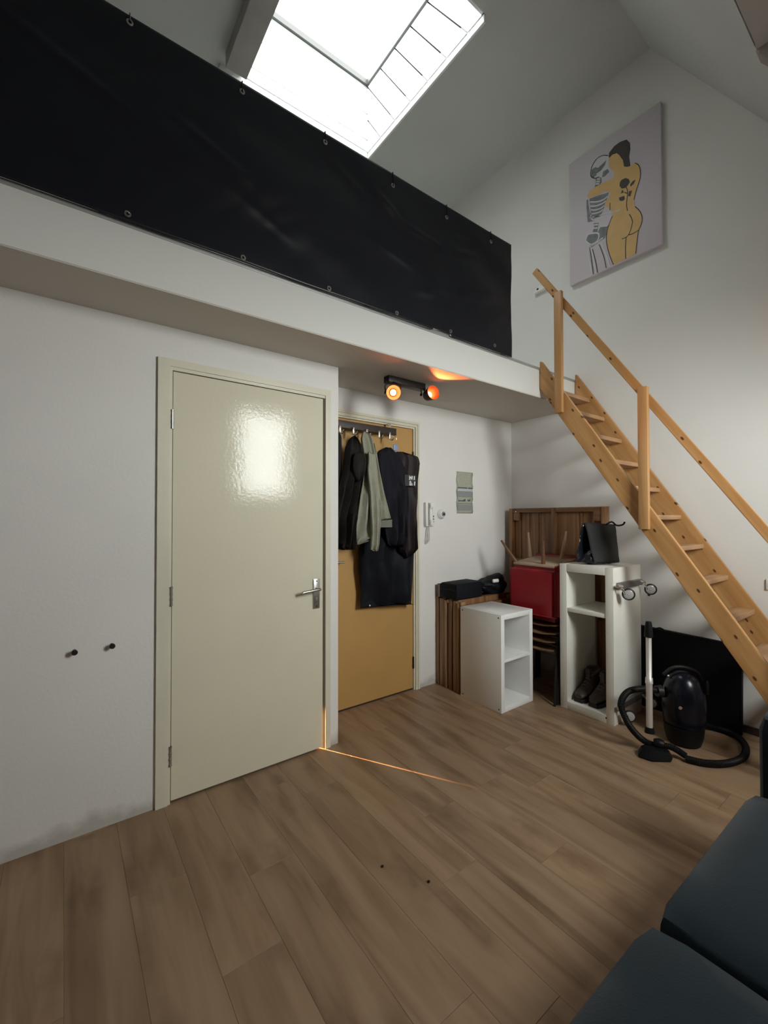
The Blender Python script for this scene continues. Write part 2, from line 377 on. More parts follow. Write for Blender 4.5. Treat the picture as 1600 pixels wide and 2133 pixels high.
# slanted boards on the right reveal
dy = 0.41; pitch = 0.208
y = SY1-dy-pitch*7+0.0
for i in range(12):
    a = y+i*pitch
    pts = [(a+.006, ZC), (a+pitch-.006, ZC), (a+pitch+dy-.006, zt), (a+dy+.006, zt)]
    # clip to the opening
    def clip(P, val, keep):
        out = []
        for q in range(len(P)):
            p, s = P[q], P[(q+1) % len(P)]
            ip = keep(p[0]); is_ = keep(s[0])
            if ip: out.append(p)
            if ip != is_:
                t = (val-p[0])/(s[0]-p[0]); out.append((val, p[1]+t*(s[1]-p[1])))
        return out
    P = clip(pts, SY0, lambda v: v >= SY0); 
    if len(P) > 2: P = clip(P, SY1, lambda v: v <= SY1)
    if len(P) > 2 and (max(p[0] for p in P)-min(p[0] for p in P)) > 0.01:
        bm = bmesh.new(); add_prism(bm, P, 'x', SX1, SX1+0.02); fin('lining_board', bm, M_lin, sk)
boxes('skylight_frame', [((SX0-.06, SY0-.06, zt), (SX1+.06, SY0+.02, zt+.05)), ((SX0-.06, SY1-.02, zt), (SX1+.06, SY1+.06, zt+.05)),
    ((SX0-.06, SY0+.02, zt), (SX0+.02, SY1-.02, zt+.05)), ((SX1-.02, SY0+.02, zt), (SX1+.06, SY1-.02, zt+.05))], mat('dark_pane_edge', (0.06, 0.06, 0.06), rough=0.5), sk)  # frame coloured dark to stand for the shade step around the pane
box('glass_pane', (SX0-.02, SY0-.02, zt+.052), (SX1+.02, SY1+.02, zt+.058), pane_mat('dimming_glass', SKYLIGHT_T), sk)  # the tint only dims the incoming sky light
boxes('reveal_back', [((SX0-.06, SY0-.06, ZC+.12), (SX0-.021, SY1+.06, zt)), ((SX1+.021, SY0-.06, ZC+.12), (SX1+.06, SY1+.06, zt)),
    ((SX0-.021, SY0-.06, ZC+.12), (SX1+.021, SY0-.021, zt)), ((SX0-.021, SY1+.021, ZC+.12), (SX1+.021, SY1+.06, zt))], mat('dark_reveal', (0.03, 0.03, 0.03), rough=0.9), sk)
box('right_trim', (SX1+.006, SY0-.02, ZC-.055), (SX1+.022, SY1+.05, ZC), M_lin, sk, 0.002)
box('far_trim', (SX0-.17, SY1+.003, ZC-.065), (SX1, SY1+.05, ZC), M_lin, sk, 0.002)
box('left_trim', (SX0-.16, SY0-.02, ZC-.12), (SX0-.005, SY1-.10, ZC), mat('grey_trim_board', (0.36, 0.34, 0.32), rough=0.7, var=0.1), sk, 0.006)
# window behind the camera
w2 = struct(thing('window_2', (1.60, YF-.05, WZ0), 'tall single window above the sofa', 'window'))
M_wf = mat('white_window_paint', (0.8, 0.8, 0.78), rough=0.35)
boxes('frame', [((WX0, YF-.09, WZ0), (WX0+.045, YF-.03, WZ1)), ((WX1-.045, YF-.09, WZ0), (WX1, YF-.03, WZ1)), ((WX0+.045, YF-.09, WZ0), (WX1-.045, YF-.03, WZ0+.045)), ((WX0+.045, YF-.09, WZ1-.045), (WX1-.045, YF-.03, WZ1))], M_wf, w2)
box('glass_pane', (WX0+.046, YF-.062, WZ0+.046), (WX1-.046, YF-.058, WZ1-.046), pane_mat('clear_glass', 0.95), w2)
box('window_sill', (WX0-.04, YF+0.001, WZ0-.03), (WX1+.04, YF+.09, WZ0-.002), M_wf, w2, 0.003)
# skirting
struct(box('baseboard_right', (W-.015, YF, 0.001), (W-.001, -0.30, .045), mat('dark_skirting', (0.05, 0.03, 0.025), rough=0.5)), 'low dark skirting strip')

# ---------------------------------------------------------------- cream door
d1 = struct(thing('door_1', (0.4, 0.02, 0), 'cream flush door with a steel lever handle', 'door'))
prism('door_leaf', [(0.004, -0.002), (0.800, -0.002), (0.774, 0.038), (0.004, 0.038)], 'z', 0.012, 2.020, M_cream, d1)
fr = boxes('door_frame', [((-0.063, -0.014, 0.0), (-0.012, -0.0005, 2.075)), ((-0.012, -0.014, 2.040), (OPW, -0.0005, 2.075)), ((OPW, -0.014, 0.0), (0.846, -0.0005, 2.075)),
    ((-0.012, -0.008, 0.0), (0.0, 0.1, 2.040)), ((0.0, -0.008, 2.024), (OPW, 0.1, 2.040)), ((OPW+.004, -0.008, 2.03), (OPW+0.012, 0.1, 2.040)), ((0.0, 0.042, 0.0), (0.02, 0.1, 2.024))], M_creamframe, d1)
prism('door_jamb', [(OPW, -.012), (OPW+.012, -.012), (OPW+.012, .099), (OPW-.0605, .099)], 'z', 0.0, 2.024, mat('jamb_shade_tone', (0.34, 0.30, 0.22), rough=0.8), d1)  # cream jamb coloured darker to mute the lamp glow in the gap
box('leak_strip', (0.0, 0.004, 0.0), (0.765, 0.06, 0.0115), mat('dark_leak_strip', (0.10, 0.07, 0.05), rough=0.6), d1)  # added strip, stops closet light leaking out under the door
for zc in (0.221, 0.962, 1.792):
    h = tube('hinge', [(-0.001, -0.008, zc-.045), (-0.001, -0.008, zc+.045)], 0.0065, M_steel, d1, 12)
    for q in (-.045, -.018, .009, .036):
        tube('knuckle', [(-0.001, -0.008, zc+q), (-0.001, -0.008, zc+q+.009)], 0.0078, M_steel, h, 12)
hd = box('handle_plate', (0.737, -0.010, 0.812), (0.776, -0.002, 0.981), M_steel, d1, 0.002)
tube('lever', [(0.757, -0.010, 0.925), (0.757, -0.045, 0.925), (0.750, -0.052, 0.925), (0.70, -0.055, 0.922), (0.648, -0.055, 0.917)], 0.0085, M_steel, hd, 12, 4)
lathe('keyhole', (0.757, -0.0095, 0.865), (0, -1, 0), [(0, 0), (0, .008), (.002, .008), (.002, 0)], M_chrome, hd, 16)
for zz in (0.825, 0.968):
    lathe('screw', (0.757, -0.0095, zz), (0, -1, 0), [(0, 0), (0, .004), (.001, .004), (.001, 0)], M_darkmetal, hd, 12)
# ---------------------------------------------------------------- ochre door
d2 = struct(thing('door_2', (1.34, D, 0), 'ochre front door in the recess behind the hanging coats', 'door'))
box('door_leaf', (0.91, D+.012, 0.012), (1.776, D+.052, 2.020), M_ochre, d2)
bm = bmesh.new()
for a, b, yy in ((0.0, 0.012, 0.0), (0.012, 0.030, -0.012), (0.030, 0.034, -0.004), (0.034, 0.052, -0.012)):
    add_box(bm, (1.778+a, D+yy-.001, 0), (1.778+b, D+.0, 2.022+b)) if yy < 0 else add_box(bm, (1.778, D, 0), (1.812, D+.09, 2.056))
    if yy < 0: add_box(bm, (0.905, D+yy-.001, 2.022+a), (1.778+a, D+.0, 2.022+b))
add_box(bm, (0.905, D, 2.022), (1.778, D+.09, 2.055))
fin('door_frame', bm, M_creamframe, d2)
for zc in (0.21, 1.80):
    tube('hinge', [(1.777, D+.004, zc-.045), (1.777, D+.004, zc+.045)], 0.0065, M_darkmetal, d2, 12)
tube('door_lever', [(0.985, D+.01, 1.03), (0.985, D-.035, 1.03), (1.125, D-.04, 1.028)], 0.007, M_steel, d2, 10)

# outlines of clothes (x, z) and of the painting (y, z), metres
O_BAG=[(1.457,1.794),(1.528,1.815),(1.601,1.820),(1.676,1.799),(1.733,1.810),(1.767,1.792),(1.784,1.742),(1.772,1.674),(1.757,1.599),(1.747,1.465),(1.742,1.318),(1.737,1.098),(1.733,0.951),(1.721,0.806),(1.711,0.676),(1.636,0.696),(1.526,0.691),(1.387,0.694),(1.251,0.697),(1.259,0.817),(1.235,0.986),(1.239,1.119),(1.321,1.251),(1.405,1.388),(1.439,1.597)]
O_BLZ=[(1.336,1.790),(1.412,1.828),(1.450,1.828),(1.485,1.804),(1.538,1.760),(1.592,1.672),(1.615,1.531),(1.619,1.389),(1.615,1.283),(1.601,1.191),(1.551,1.119),(1.484,1.129),(1.424,1.138),(1.403,1.217),(1.382,1.319),(1.365,1.454),(1.352,1.623),(1.340,1.737)]
O_BLR=[(1.509,1.809),(1.581,1.813),(1.655,1.793),(1.714,1.802),(1.747,1.780),(1.755,1.715),(1.735,1.596),(1.722,1.391),(1.716,1.100),(1.653,1.052),(1.607,1.033),(1.561,1.092),(1.553,1.318),(1.544,1.530),(1.508,1.669)]
O_SAGE=[(1.193,1.901),(1.208,1.911),(1.252,1.903),(1.284,1.846),(1.308,1.769),(1.332,1.651),(1.340,1.585),(1.332,1.452),(1.328,1.319),(1.324,1.187),(1.263,1.188),(1.204,1.164),(1.143,1.151),(1.116,1.161),(1.135,1.256),(1.154,1.319),(1.173,1.480),(1.196,1.591),(1.208,1.721),(1.189,1.810),(1.182,1.855)]
O_SAGEARM=[(1.208,1.769),(1.259,1.754),(1.283,1.645),(1.291,1.515),(1.299,1.384),(1.300,1.254),(1.294,1.169),(1.286,1.105),(1.254,1.105),(1.227,1.119),(1.235,1.223),(1.227,1.384),(1.215,1.512),(1.200,1.640)]
O_SAGEFLAP=[(1.273,1.836),(1.297,1.746),(1.334,1.617),(1.371,1.486),(1.412,1.352),(1.421,1.322),(1.317,1.313),(1.309,1.451),(1.297,1.582),(1.273,1.744)]
O_SAGECUFF=[(1.340,1.312),(1.438,1.319),(1.441,1.258),(1.402,1.256),(1.340,1.259)]
O_CHAR=[(1.109,1.863),(1.127,1.871),(1.162,1.849),(1.193,1.804),(1.208,1.754),(1.220,1.722),(1.208,1.669),(1.196,1.591),(1.177,1.480),(1.154,1.383),(1.131,1.256),(1.124,1.173),(1.114,1.120),(1.039,1.120),(0.967,1.136),(0.967,1.320),(0.995,1.443),(1.039,1.632),(1.060,1.791),(1.082,1.837)]
O_CHARARM=[(1.102,1.746),(1.139,1.760),(1.173,1.746),(1.189,1.702),(1.177,1.625),(1.158,1.579),(1.124,1.562),(1.098,1.595),(1.088,1.657),(1.091,1.713)]
O_BLK=[(0.990,1.886),(1.026,1.899),(1.044,1.892),(1.055,1.868),(1.059,1.799),(1.062,1.635),(1.055,1.383),(1.041,1.257),(0.962,1.258),(0.933,1.565),(0.947,1.813)]
A_HAIR=[(-0.611,4.128),(-0.615,4.155),(-0.654,4.179),(-0.696,4.182),(-0.744,4.166),(-0.767,4.125),(-0.769,4.077),(-0.760,4.026),(-0.769,3.949),(-0.749,3.955),(-0.724,3.975),(-0.716,4.028),(-0.689,4.086),(-0.671,4.114),(-0.640,4.123),(-0.615,4.114)]
A_SKIN=[(-0.611,4.117),(-0.640,4.123),(-0.671,4.112),(-0.689,4.086),(-0.716,4.024),(-0.724,3.973),(-0.749,3.955),(-0.769,3.952),(-0.802,3.949),(-0.828,3.913),(-0.839,3.860),(-0.834,3.808),(-0.807,3.740),(-0.792,3.679),(-0.800,3.625),(-0.832,3.571),(-0.847,3.514),(-0.840,3.469),(-0.821,3.430),(-0.810,3.352),(-0.800,3.273),(-0.640,3.268),(-0.612,3.359),(-0.591,3.465),(-0.592,3.539),(-0.607,3.590),(-0.636,3.648),(-0.625,3.698),(-0.608,3.723),(-0.575,3.771),(-0.587,3.794),(-0.612,3.809),(-0.624,3.827),(-0.609,3.854),(-0.580,3.873),(-0.521,3.879),(-0.448,3.902),(-0.440,3.920),(-0.460,3.947),(-0.514,3.955),(-0.581,3.947),(-0.645,3.936),(-0.653,3.967),(-0.646,3.994),(-0.614,4.041),(-0.616,4.080)]
A_SKULL=[(-0.608,4.136),(-0.568,4.165),(-0.523,4.173),(-0.485,4.145),(-0.469,4.094),(-0.473,4.061),(-0.499,4.029),(-0.537,4.016),(-0.566,3.986),(-0.603,4.000),(-0.614,4.015),(-0.609,4.070)]
A_SKULLD=[(-0.475,4.113),(-0.500,4.116),(-0.530,4.093),(-0.560,4.103),(-0.593,4.111),(-0.582,4.081),(-0.559,4.051),(-0.522,4.045),(-0.492,4.038),(-0.475,4.060)]
A_JAW=[(-0.567,4.038),(-0.603,4.037),(-0.614,4.008),(-0.581,3.992),(-0.559,3.997)]
A_NECK=[(-0.507,4.024),(-0.552,4.003),(-0.555,3.963),(-0.536,3.945),(-0.502,3.955),(-0.510,3.992)]
A_RIBS=[(-0.460,3.889),(-0.521,3.875),(-0.609,3.848),(-0.601,3.823),(-0.572,3.751),(-0.542,3.701),(-0.481,3.694),(-0.441,3.708),(-0.432,3.833),(-0.432,3.894)]
A_PELVIS=[(-0.526,3.590),(-0.548,3.622),(-0.607,3.594),(-0.599,3.550),(-0.577,3.510),(-0.525,3.503),(-0.472,3.489),(-0.449,3.531),(-0.422,3.568),(-0.446,3.606),(-0.518,3.575)]
A_SPINE=[(-0.489,3.674),(-0.530,3.655),(-0.522,3.614),(-0.518,3.586),(-0.480,3.606),(-0.492,3.638)]
A_ROSE=[(-0.708,3.885),(-0.735,3.880),(-0.758,3.856),(-0.765,3.830),(-0.748,3.813),(-0.728,3.807),(-0.704,3.819),(-0.690,3.849),(-0.694,3.875)]
A_LEAF1=[(-0.805,3.823),(-0.791,3.800),(-0.768,3.793),(-0.767,3.811),(-0.785,3.825)]
A_LEAF2=[(-0.685,3.761),(-0.724,3.752),(-0.728,3.724),(-0.713,3.719),(-0.689,3.735)]
A_LEAF3=[(-0.710,3.807),(-0.721,3.779),(-0.699,3.784)]
A_LEAF4=[(-0.778,3.758),(-0.767,3.722),(-0.751,3.732),(-0.758,3.764)]
A_LINES=[[(-0.735,3.821),(-0.748,3.770),(-0.744,3.722),(-0.740,3.674),(-0.746,3.624)],[(-0.724,3.777),(-0.747,3.756)],[(-0.759,3.591),(-0.776,3.547),(-0.779,3.510),(-0.762,3.455),(-0.738,3.432),(-0.704,3.434)],[(-0.748,3.441),(-0.785,3.432),(-0.821,3.437)],[(-0.735,3.434),(-0.729,3.358),(-0.730,3.268)],[(-0.636,3.648),(-0.607,3.590),(-0.592,3.539),(-0.591,3.458),(-0.612,3.359),(-0.640,3.268)],[(-0.800,3.273),(-0.810,3.352),(-0.821,3.430),(-0.840,3.469),(-0.847,3.514),(-0.832,3.571),(-0.800,3.625)],[(-0.792,3.679),(-0.808,3.739),(-0.834,3.808),(-0.839,3.860),(-0.828,3.913),(-0.802,3.949)],[(-0.456,3.497),(-0.471,3.383),(-0.484,3.267)],[(-0.479,3.470),(-0.505,3.351),(-0.519,3.262)],[(-0.532,3.481),(-0.568,3.365),(-0.586,3.268)],[(-0.619,3.760),(-0.618,3.702)]]
A_BONES=[[(-0.463,3.860),(-0.513,3.831),(-0.565,3.815),(-0.601,3.823)],[(-0.459,3.828),(-0.505,3.802),(-0.557,3.790),(-0.587,3.794)],[(-0.459,3.798),(-0.505,3.771),(-0.550,3.760),(-0.575,3.764)],[(-0.459,3.767),(-0.497,3.746),(-0.542,3.735),(-0.564,3.741)],[(-0.458,3.737),(-0.497,3.719),(-0.534,3.711)],[(-0.452,3.890),(-0.459,3.817),(-0.474,3.724),(-0.489,3.697)],[(-0.489,3.701),(-0.578,3.684),(-0.689,3.665)],[(-0.493,3.717),(-0.586,3.698),(-0.636,3.680)],[(-0.422,3.568),(-0.446,3.606),(-0.526,3.571),(-0.518,3.518),(-0.464,3.516),(-0.422,3.568)],[(-0.457,3.504),(-0.502,3.504),(-0.562,3.518)],[(-0.437,3.476),(-0.456,3.375),(-0.474,3.267)],[(-0.460,3.502),(-0.486,3.391),(-0.504,3.261)],[(-0.547,3.481),(-0.583,3.373),(-0.611,3.263)],[(-0.514,4.050),(-0.552,4.052),(-0.582,4.073),(-0.604,4.096)],[(-0.499,4.037),(-0.537,4.035)],[(-0.518,4.010),(-0.544,3.993)],[(-0.514,3.993),(-0.542,3.975)],[(-0.510,3.977),(-0.536,3.960)],[(-0.492,3.657),(-0.526,3.642)],[(-0.488,3.633),(-0.522,3.618)],[(-0.541,3.619),(-0.599,3.593)],[(-0.485,4.168),(-0.523,4.180),(-0.582,4.159)]]

# ================================================================ objects
# ---------------------------------------------------------------- black screen on the loft edge
def screen():
    t = thing('privacy_screen', (0.25, E_-.02, H2+.016), 'long black vinyl screen with eyelets hung along the loft edge', 'screen')
    x0, x1, n, mrow = -1.58, 2.085, 460, 70
    CR = [((.62, 3.13), (.86, 3.03), .007), ((.90, 3.10), (1.10, 2.97), .010), ((1.10, 2.97), (1.45, 2.955), .011), ((1.45, 2.955), (1.78, 3.05), .008), ((1.52, 3.06), (1.66, 3.10), .006),
          ((1.50, 2.70), (1.98, 2.80), .009), ((1.20, 2.62), (1.50, 2.68), .006), ((.15, 2.75), (.45, 2.62), .006), ((.95, 2.80), (1.25, 2.74), .005), ((-.6, 3.0), (-.2, 2.85), .007), ((-.1, 2.95), (.3, 2.78), .006)]
    bm = bmesh.new(); g = []
    for i in range(n+1):
        x = x0+(x1-x0)*i/n; row = []
        for j in range(mrow+1):
            v = j/mrow
            zb = 2.443+0.003*noise.noise(Vector((x*3, 0, 0)))+(0.010 if 1.34 < x < 1.49 else 0.0)
            ztp = 3.232-0.018*math.sin(v*0)+0.004*noise.noise(Vector((x*2, 5, 0)))
            z = zb+(ztp-zb)*v
            e = min(v, 1-v)*4; e = min(1, e)
            d = 0.016*noise.noise(Vector((x*2.2+v*2.0, v*3.0, 1.0)))
            s = (x*0.9+z*1.5)                           # slack diagonal creases
            d += 0.010*math.sin(s*7+2.5*noise.noise(Vector((x*1.7, z*1.7, 3))))*max(0, noise.noise(Vector((x*1.1, z*1.4, 9)))+.25)
            d += 0.004*abs(noise.noise(Vector((x*6-z*7, z*2.5, 2))))
            for (ax, az), (bx_, bz), hgt in CR:
                ux, uz = bx_-ax, bz-az; L2 = ux*ux+uz*uz; tt = ((x-ax)*ux+(z-az)*uz)/L2; tc_ = max(0, min(1, tt))
                dd = math.hypot(x-ax-ux*tc_, z-az-uz*tc_)
                if dd < .08: d += hgt*math.exp(-(dd/.022)**2)*(math.sin(PI*(.08+.84*tc_)))
            if v > .93: d += 0.004*math.sin((v-.93)/.07*PI)
            row.append(bm.verts.new((x, E_-.018-d*e-0.002, z)))
        g.append(row)
    for i in range(n):
        for j in range(mrow): bm.faces.new((g[i][j], g[i+1][j], g[i+1][j+1], g[i][j+1]))
    o = fin('vinyl_sheet', bm, M_vinyl, t, smooth=True)
    s = o.modifiers.new('thickness', 'SOLIDIFY'); s.thickness = 0.002; s.offset = 1
    tube('top_rail', [(x0, E_+.03, 3.215), (x1-.01, E_+.03, 3.215)], 0.013, M_darkmetal, t)
    for x in (-1.5, -.3, .9, 2.06): box('rail_post', (x-.012, E_+.018, H2+.017), (x+.012, E_+.042, 3.203), M_darkmetal, t)
    for x, z in ((-.221, 3.203), (.205, 3.192), (.616, 3.184), (1.039, 3.164), (1.454, 3.160), (1.866, 3.170), (-.65, 3.205), (-1.08, 3.205)):
        torus('eyelet', (x, E_-.024, z), (0, 1, 0), 0.0088, 0.0034, M_steel, t, 18, 6)
        tube('cable_tie', [(x, E_-.026, z+.003), (x, E_-.026, z+.022), (x, E_-.024, 3.238), (x, E_+.015, 3.236)], 0.0022, M_black, t, 6)
    for x, z in ((-.223, 2.470), (.212, 2.462), (.638, 2.463), (1.065, 2.462), (1.484, 2.470), (1.900, 2.482), (-.65, 2.468), (-1.08, 2.468)):
        torus('eyelet', (x, E_-.024, z), (0, 1, 0), 0.0088, 0.0034, M_steel, t, 18, 6)
    return t
screen()
bm = bmesh.new(); add_prism(bm, [(1.33, 2.4525), (1.50, 2.4525), (1.498, 2.462), (1.44, 2.464), (1.36, 2.458)], 'y', E_-.004, E_+.012)
o = fin('paper_scrap', bm, M_plast); tag(o, 'white paper scrap peeping from under the black screen on the loft edge', 'paper')

# ---------------------------------------------------------------- loft stair
st = thing('loft_stair', (2.70, -1.1, 0), 'steep open pine stair leading up to the loft beside the white wall', 'stair')
def stringer(x0, x1, ic):
    lo, hi = ic-0.195-(0.07 if ic < 2.98 else 0), ic
    ytop = E_-0.004
    def yl(z, c): return (z-c)/1.49
    pts = [(ytop, 2.285), (ytop, 2.50), (ytop-.02, 2.505)] 
    pts = [(ytop, min(2.30, 1.49*ytop+lo)), (ytop, 2.495), (yl(2.495, hi) if yl(2.495, hi) < ytop else ytop-.01, 2.495), (yl(0.0, hi), 0.0), (yl(0.0, lo), 0.0)]
    return prism('stringer', pts, 'x', x0, x1, M_pine, st, 0.003)
stringer(2.440, 2.474, 2.995); stringer(2.930, 2.962, 2.975)
ty = [2.27, 2.10, 1.912, 1.72, 1.535, 1.345, 1.158, 0.97, 0.78, 0.59, 0.40, 0.21]
for z in ty:
    yf = (z-2.985)/1.49+0.014
    box('tread', (2.475, yf, z-.029), (2.929, yf+0.094, z), M_pineX, st, 0.003)
def post(y, z0, z1): return box('handrail_post', (2.408, y-.028, z0), (2.439, y+.028, z1), M_pineV, st, 0.003)
post(-.507, 2.075, 2.945); post(-1.062, 1.258, 2.125); post(-1.700, 0.30, 1.18)
a = math.atan(1.475); u = Vector((0, math.cos(a), math.sin(a))); v = Vector((0, -math.sin(a), math.cos(a)))
def railp(y): return Vector((0, y, 1.475*y+3.643))
A, B = railp(-.300), railp(-1.93); hh = 0.0235
prism('handrail', [((B-v*hh)[1], (B-v*hh)[2]), ((A-v*hh)[1], (A-v*hh)[2]), ((A+v*hh)[1], (A+v*hh)[2]), ((B+v*hh)[1], (B+v*hh)[2])], 'x', 2.4395, 2.468, M_pine, st, 0.003)
# small wall bracket behind the handrail
br = thing('wall_bracket', (2.99, 0.03, 3.37), 'small white bracket on the wall behind the top of the handrail', 'bracket')
box('plate', (2.975, -.045, 3.350), (3.0075, .075, 3.362), M_plast, br, 0.001)
bm = bmesh.new(); add_prism(bm, [(-.045, 3.362), (.075, 3.362), (.070, 3.395), (.03, 3.41), (-.01, 3.40)], 'x', 2.998, 3.0075); fin('web', bm, M_plast, br)
lathe('bolt_hole', (2.999, .042, 3.384), (-1, 0, 0), [(0, 0), (0, .010), (.003, .010), (.003, 0)], M_darkmetal, br, 14)

# ---------------------------------------------------------------- painting
pt = thing('canvas_painting', (2.98, -.627, 3.26), 'lilac canvas of a skeleton embracing a person seen from behind, hung above the stair', 'painting')
M_cv = mat('lilac_canvas', (0.60, 0.545, 0.60), rough=0.7, var=0.03, vscale=2, bump=0.1, bscale=120)
box('canvas', (2.9630, -.974, 3.258), (2.9950, -.285, 4.280), M_cv, pt, 0.002)
def flat(name, P, m, dx, parent=pt):
    bm = bmesh.new(); n = len(P)
    A = [bm.verts.new((2.9628-dx, p[0], p[1])) for p in P]; B = [bm.verts.new((2.9632, p[0], p[1])) for p in P]
    bm.faces.new(A)
    for i in range(n): bm.faces.new((A[i], B[i], B[(i+1) % n], A[(i+1) % n]))
    bm.normal_update(); bmesh.ops.triangulate(bm, faces=[f for f in bm.faces if len(f.verts) > 4]); return bm
def strip(R_, dx):
    bm = bmesh.new(); U = [bm.verts.new((2.9628-dx, *q)) for q in R_[1]]; L = [bm.verts.new((2.9628-dx, *q)) for q in R_[2]]
    for i in range(len(U)-1): bm.faces.new((U[i], U[i+1], L[i+1], L[i]))
    return bm
def merge(name, polys, m, dx):
    bm = bmesh.new()
    for P in polys:
        b = strip(P, dx) if P[0] == 'strip' else flat(name, P, m, dx); me = bpy.data.meshes.new('t'); b.to_mesh(me); b.free(); bm.from_mesh(me); bpy.data.meshes.remove(me)
    o = fin(name, bm, m, pt); o['kind'] = 'stuff'; return o
def ribbon(L, w):
    P = smooth_path([(0, a, b) for a, b in L], 4) if len(L) > 2 else [Vector((0, a, b)) for a, b in L]
    T, _ = frames(P); up = []; dn = []
    for p, t in zip(P, T):
        s = Vector((0, -t[2], t[1])); up.append((p[1]+s[1]*w, p[2]+s[2]*w)); dn.append((p[1]-s[1]*w, p[2]-s[2]*w))
    return ('strip', up, dn)
M_skin = mat('ochre_paint', (0.66, 0.42, 0.16), rough=0.6, var=0.06, vscale=12); M_hair = mat('dark_brown_paint', (0.045, 0.035, 0.03), rough=0.6)
M_bone = mat('bone_white_paint', (0.62, 0.62, 0.63), rough=0.6); M_ink = mat('black_ink_paint', (0.03, 0.028, 0.03), rough=0.6); M_shade = mat('grey_wash_paint', (0.17, 0.18, 0.20), rough=0.6, var=0.3, vscale=30)
merge('painted_skull', [A_SKULL], M_bone, .0004)
merge('painted_shading', [A_SKULLD, A_JAW, A_NECK, A_RIBS, A_PELVIS, A_SPINE], M_shade, .0008)
merge('painted_figure', [A_SKIN], M_skin, .0012)
merge('painted_hair', [A_HAIR], M_hair, .0016)
merge('painted_rose_tattoo', [A_ROSE, A_LEAF1, A_LEAF2, A_LEAF3, A_LEAF4], M_hair, .0018)
merge('painted_bones', [ribbon(L, .0052) for L in A_BONES], M_bone, .0020)
merge('painted_outlines', [ribbon(L, .0028) for L in A_LINES]+[ribbon(A_SKULL[:6]+A_SKULL[6:8], .003)], M_ink, .0024)

# ---------------------------------------------------------------- twin spotlight
sp = thing('ceiling_spotlight', (1.39, -.05, H), 'black two-headed spotlight bar glowing orange under the loft', 'lamp')
box('mounting_bar', (1.225, -.078, H-.048), (1.535, -.022, H-.0063), M_darkmetal, sp, 0.003)
M_bulb = mat('lit_bulb', (1, .8, .5), emit=(1.0, 0.27, 0.085), es=18)
M_copper = mat('copper_reflector', (0.55, 0.13, 0.035), rough=0.4, metal=0.2)
def head(c, d, kx):
    c = Vector(c); d = Vector(d).normalized()
    hd_ = lathe('spot_head', c-d*0.075, d, [(0, 0), (0, .022), (.02, .036), (.055, .042), (.085, .047), (.088, .047), (.088, .0445), (.050, .0355), (.030, .026), (.028, 0)], M_darkmetal, sp, 32)
    lathe('reflector_ring', c-d*0.075, d, [(.0865, .0445), (.0905, .0475), (.0905, .0435), (.050, .034), (.032, .025)], M_copper, hd_, 32)
    lathe('bulb', c-d*0.075, d, [(.0285, 0), (.0285, .018), (.046, .0195), (.052, .015), (.054, 0)], M_bulb, hd_, 24)
    side = d.cross(Vector((0, 0, 1))).normalized(); b = c-d*0.055
    tube('yoke', [b+side*.044, b+side*.05+Vector((0, 0, .045)), Vector((b[0], b[1], H-.052))+side*.02, Vector((b[0], b[1], H-.043))], 0.004, M_darkmetal, hd_, 8, 4)
    tube('yoke', [b-side*.044, b-side*.05+Vector((0, 0, .045)), Vector((b[0], b[1], H-.052))-side*.02, Vector((b[0], b[1], H-.043))], 0.004, M_darkmetal, hd_, 8, 4)
    lathe('yoke_knob', b+side*.046, side, [(0, 0), (0, .009), (.008, .009), (.010, 0)], M_darkmetal, hd_, 14)
    return c
c1 = head((1.228, -.12, 2.105), (-.55, -.80, -.28), 0); c2 = head((1.548, -.125, 2.155), (-.14, -1, 0.06), 0)
lamp('spot_lamp_a', 'SPOT', c1+Vector((-.55, -.80, -.28)).normalized()*.025, 2.0, (1.0, .20, .06), .018, c1+Vector((-.55, -.80, -.28)), math.radians(122), 1.0)
lamp('spot_lamp_b', 'SPOT', c2+Vector((-.04, -1, .06)).normalized()*.045, 6.5, (1.0, .20, .05), .012, c2+Vector((-.04, -1, .06)), math.radians(104), .08)

# ---------------------------------------------------------------- coat rack and clothes
rk = thing('coat_rack', (1.2, .29, 1.95), 'dark over-door rail with metal pegs holding the coats', 'coat rack')
box('rail_board', (0.915, .262, 1.935), (1.553, .282, 1.985), mat('dark_rack_wood', (0.04, 0.028, 0.024), rough=0.5), rk, 0.002)
for x in (0.97, 1.51):
    box('door_hook', (x-.009, .283, 1.97), (x+.009, .286, 2.0215), M_chrome, rk); box('door_hook', (x-.009, .283, 2.0217), (x+.009, D+.050, 2.0235), M_chrome, rk)
PEG = [0.955, 1.062, 1.168, 1.278, 1.383, 1.478]
for x in PEG:
    o = box('peg', (x-.007, .238, 1.895), (x+.007, .262, 1.945), M_chrome, rk, 0.002)
    tube('peg_hook', [(x, .245, 1.90), (x, .225, 1.885), (x, .205, 1.892), (x, .198, 1.91)], .004, M_chrome, o, 8, 3)
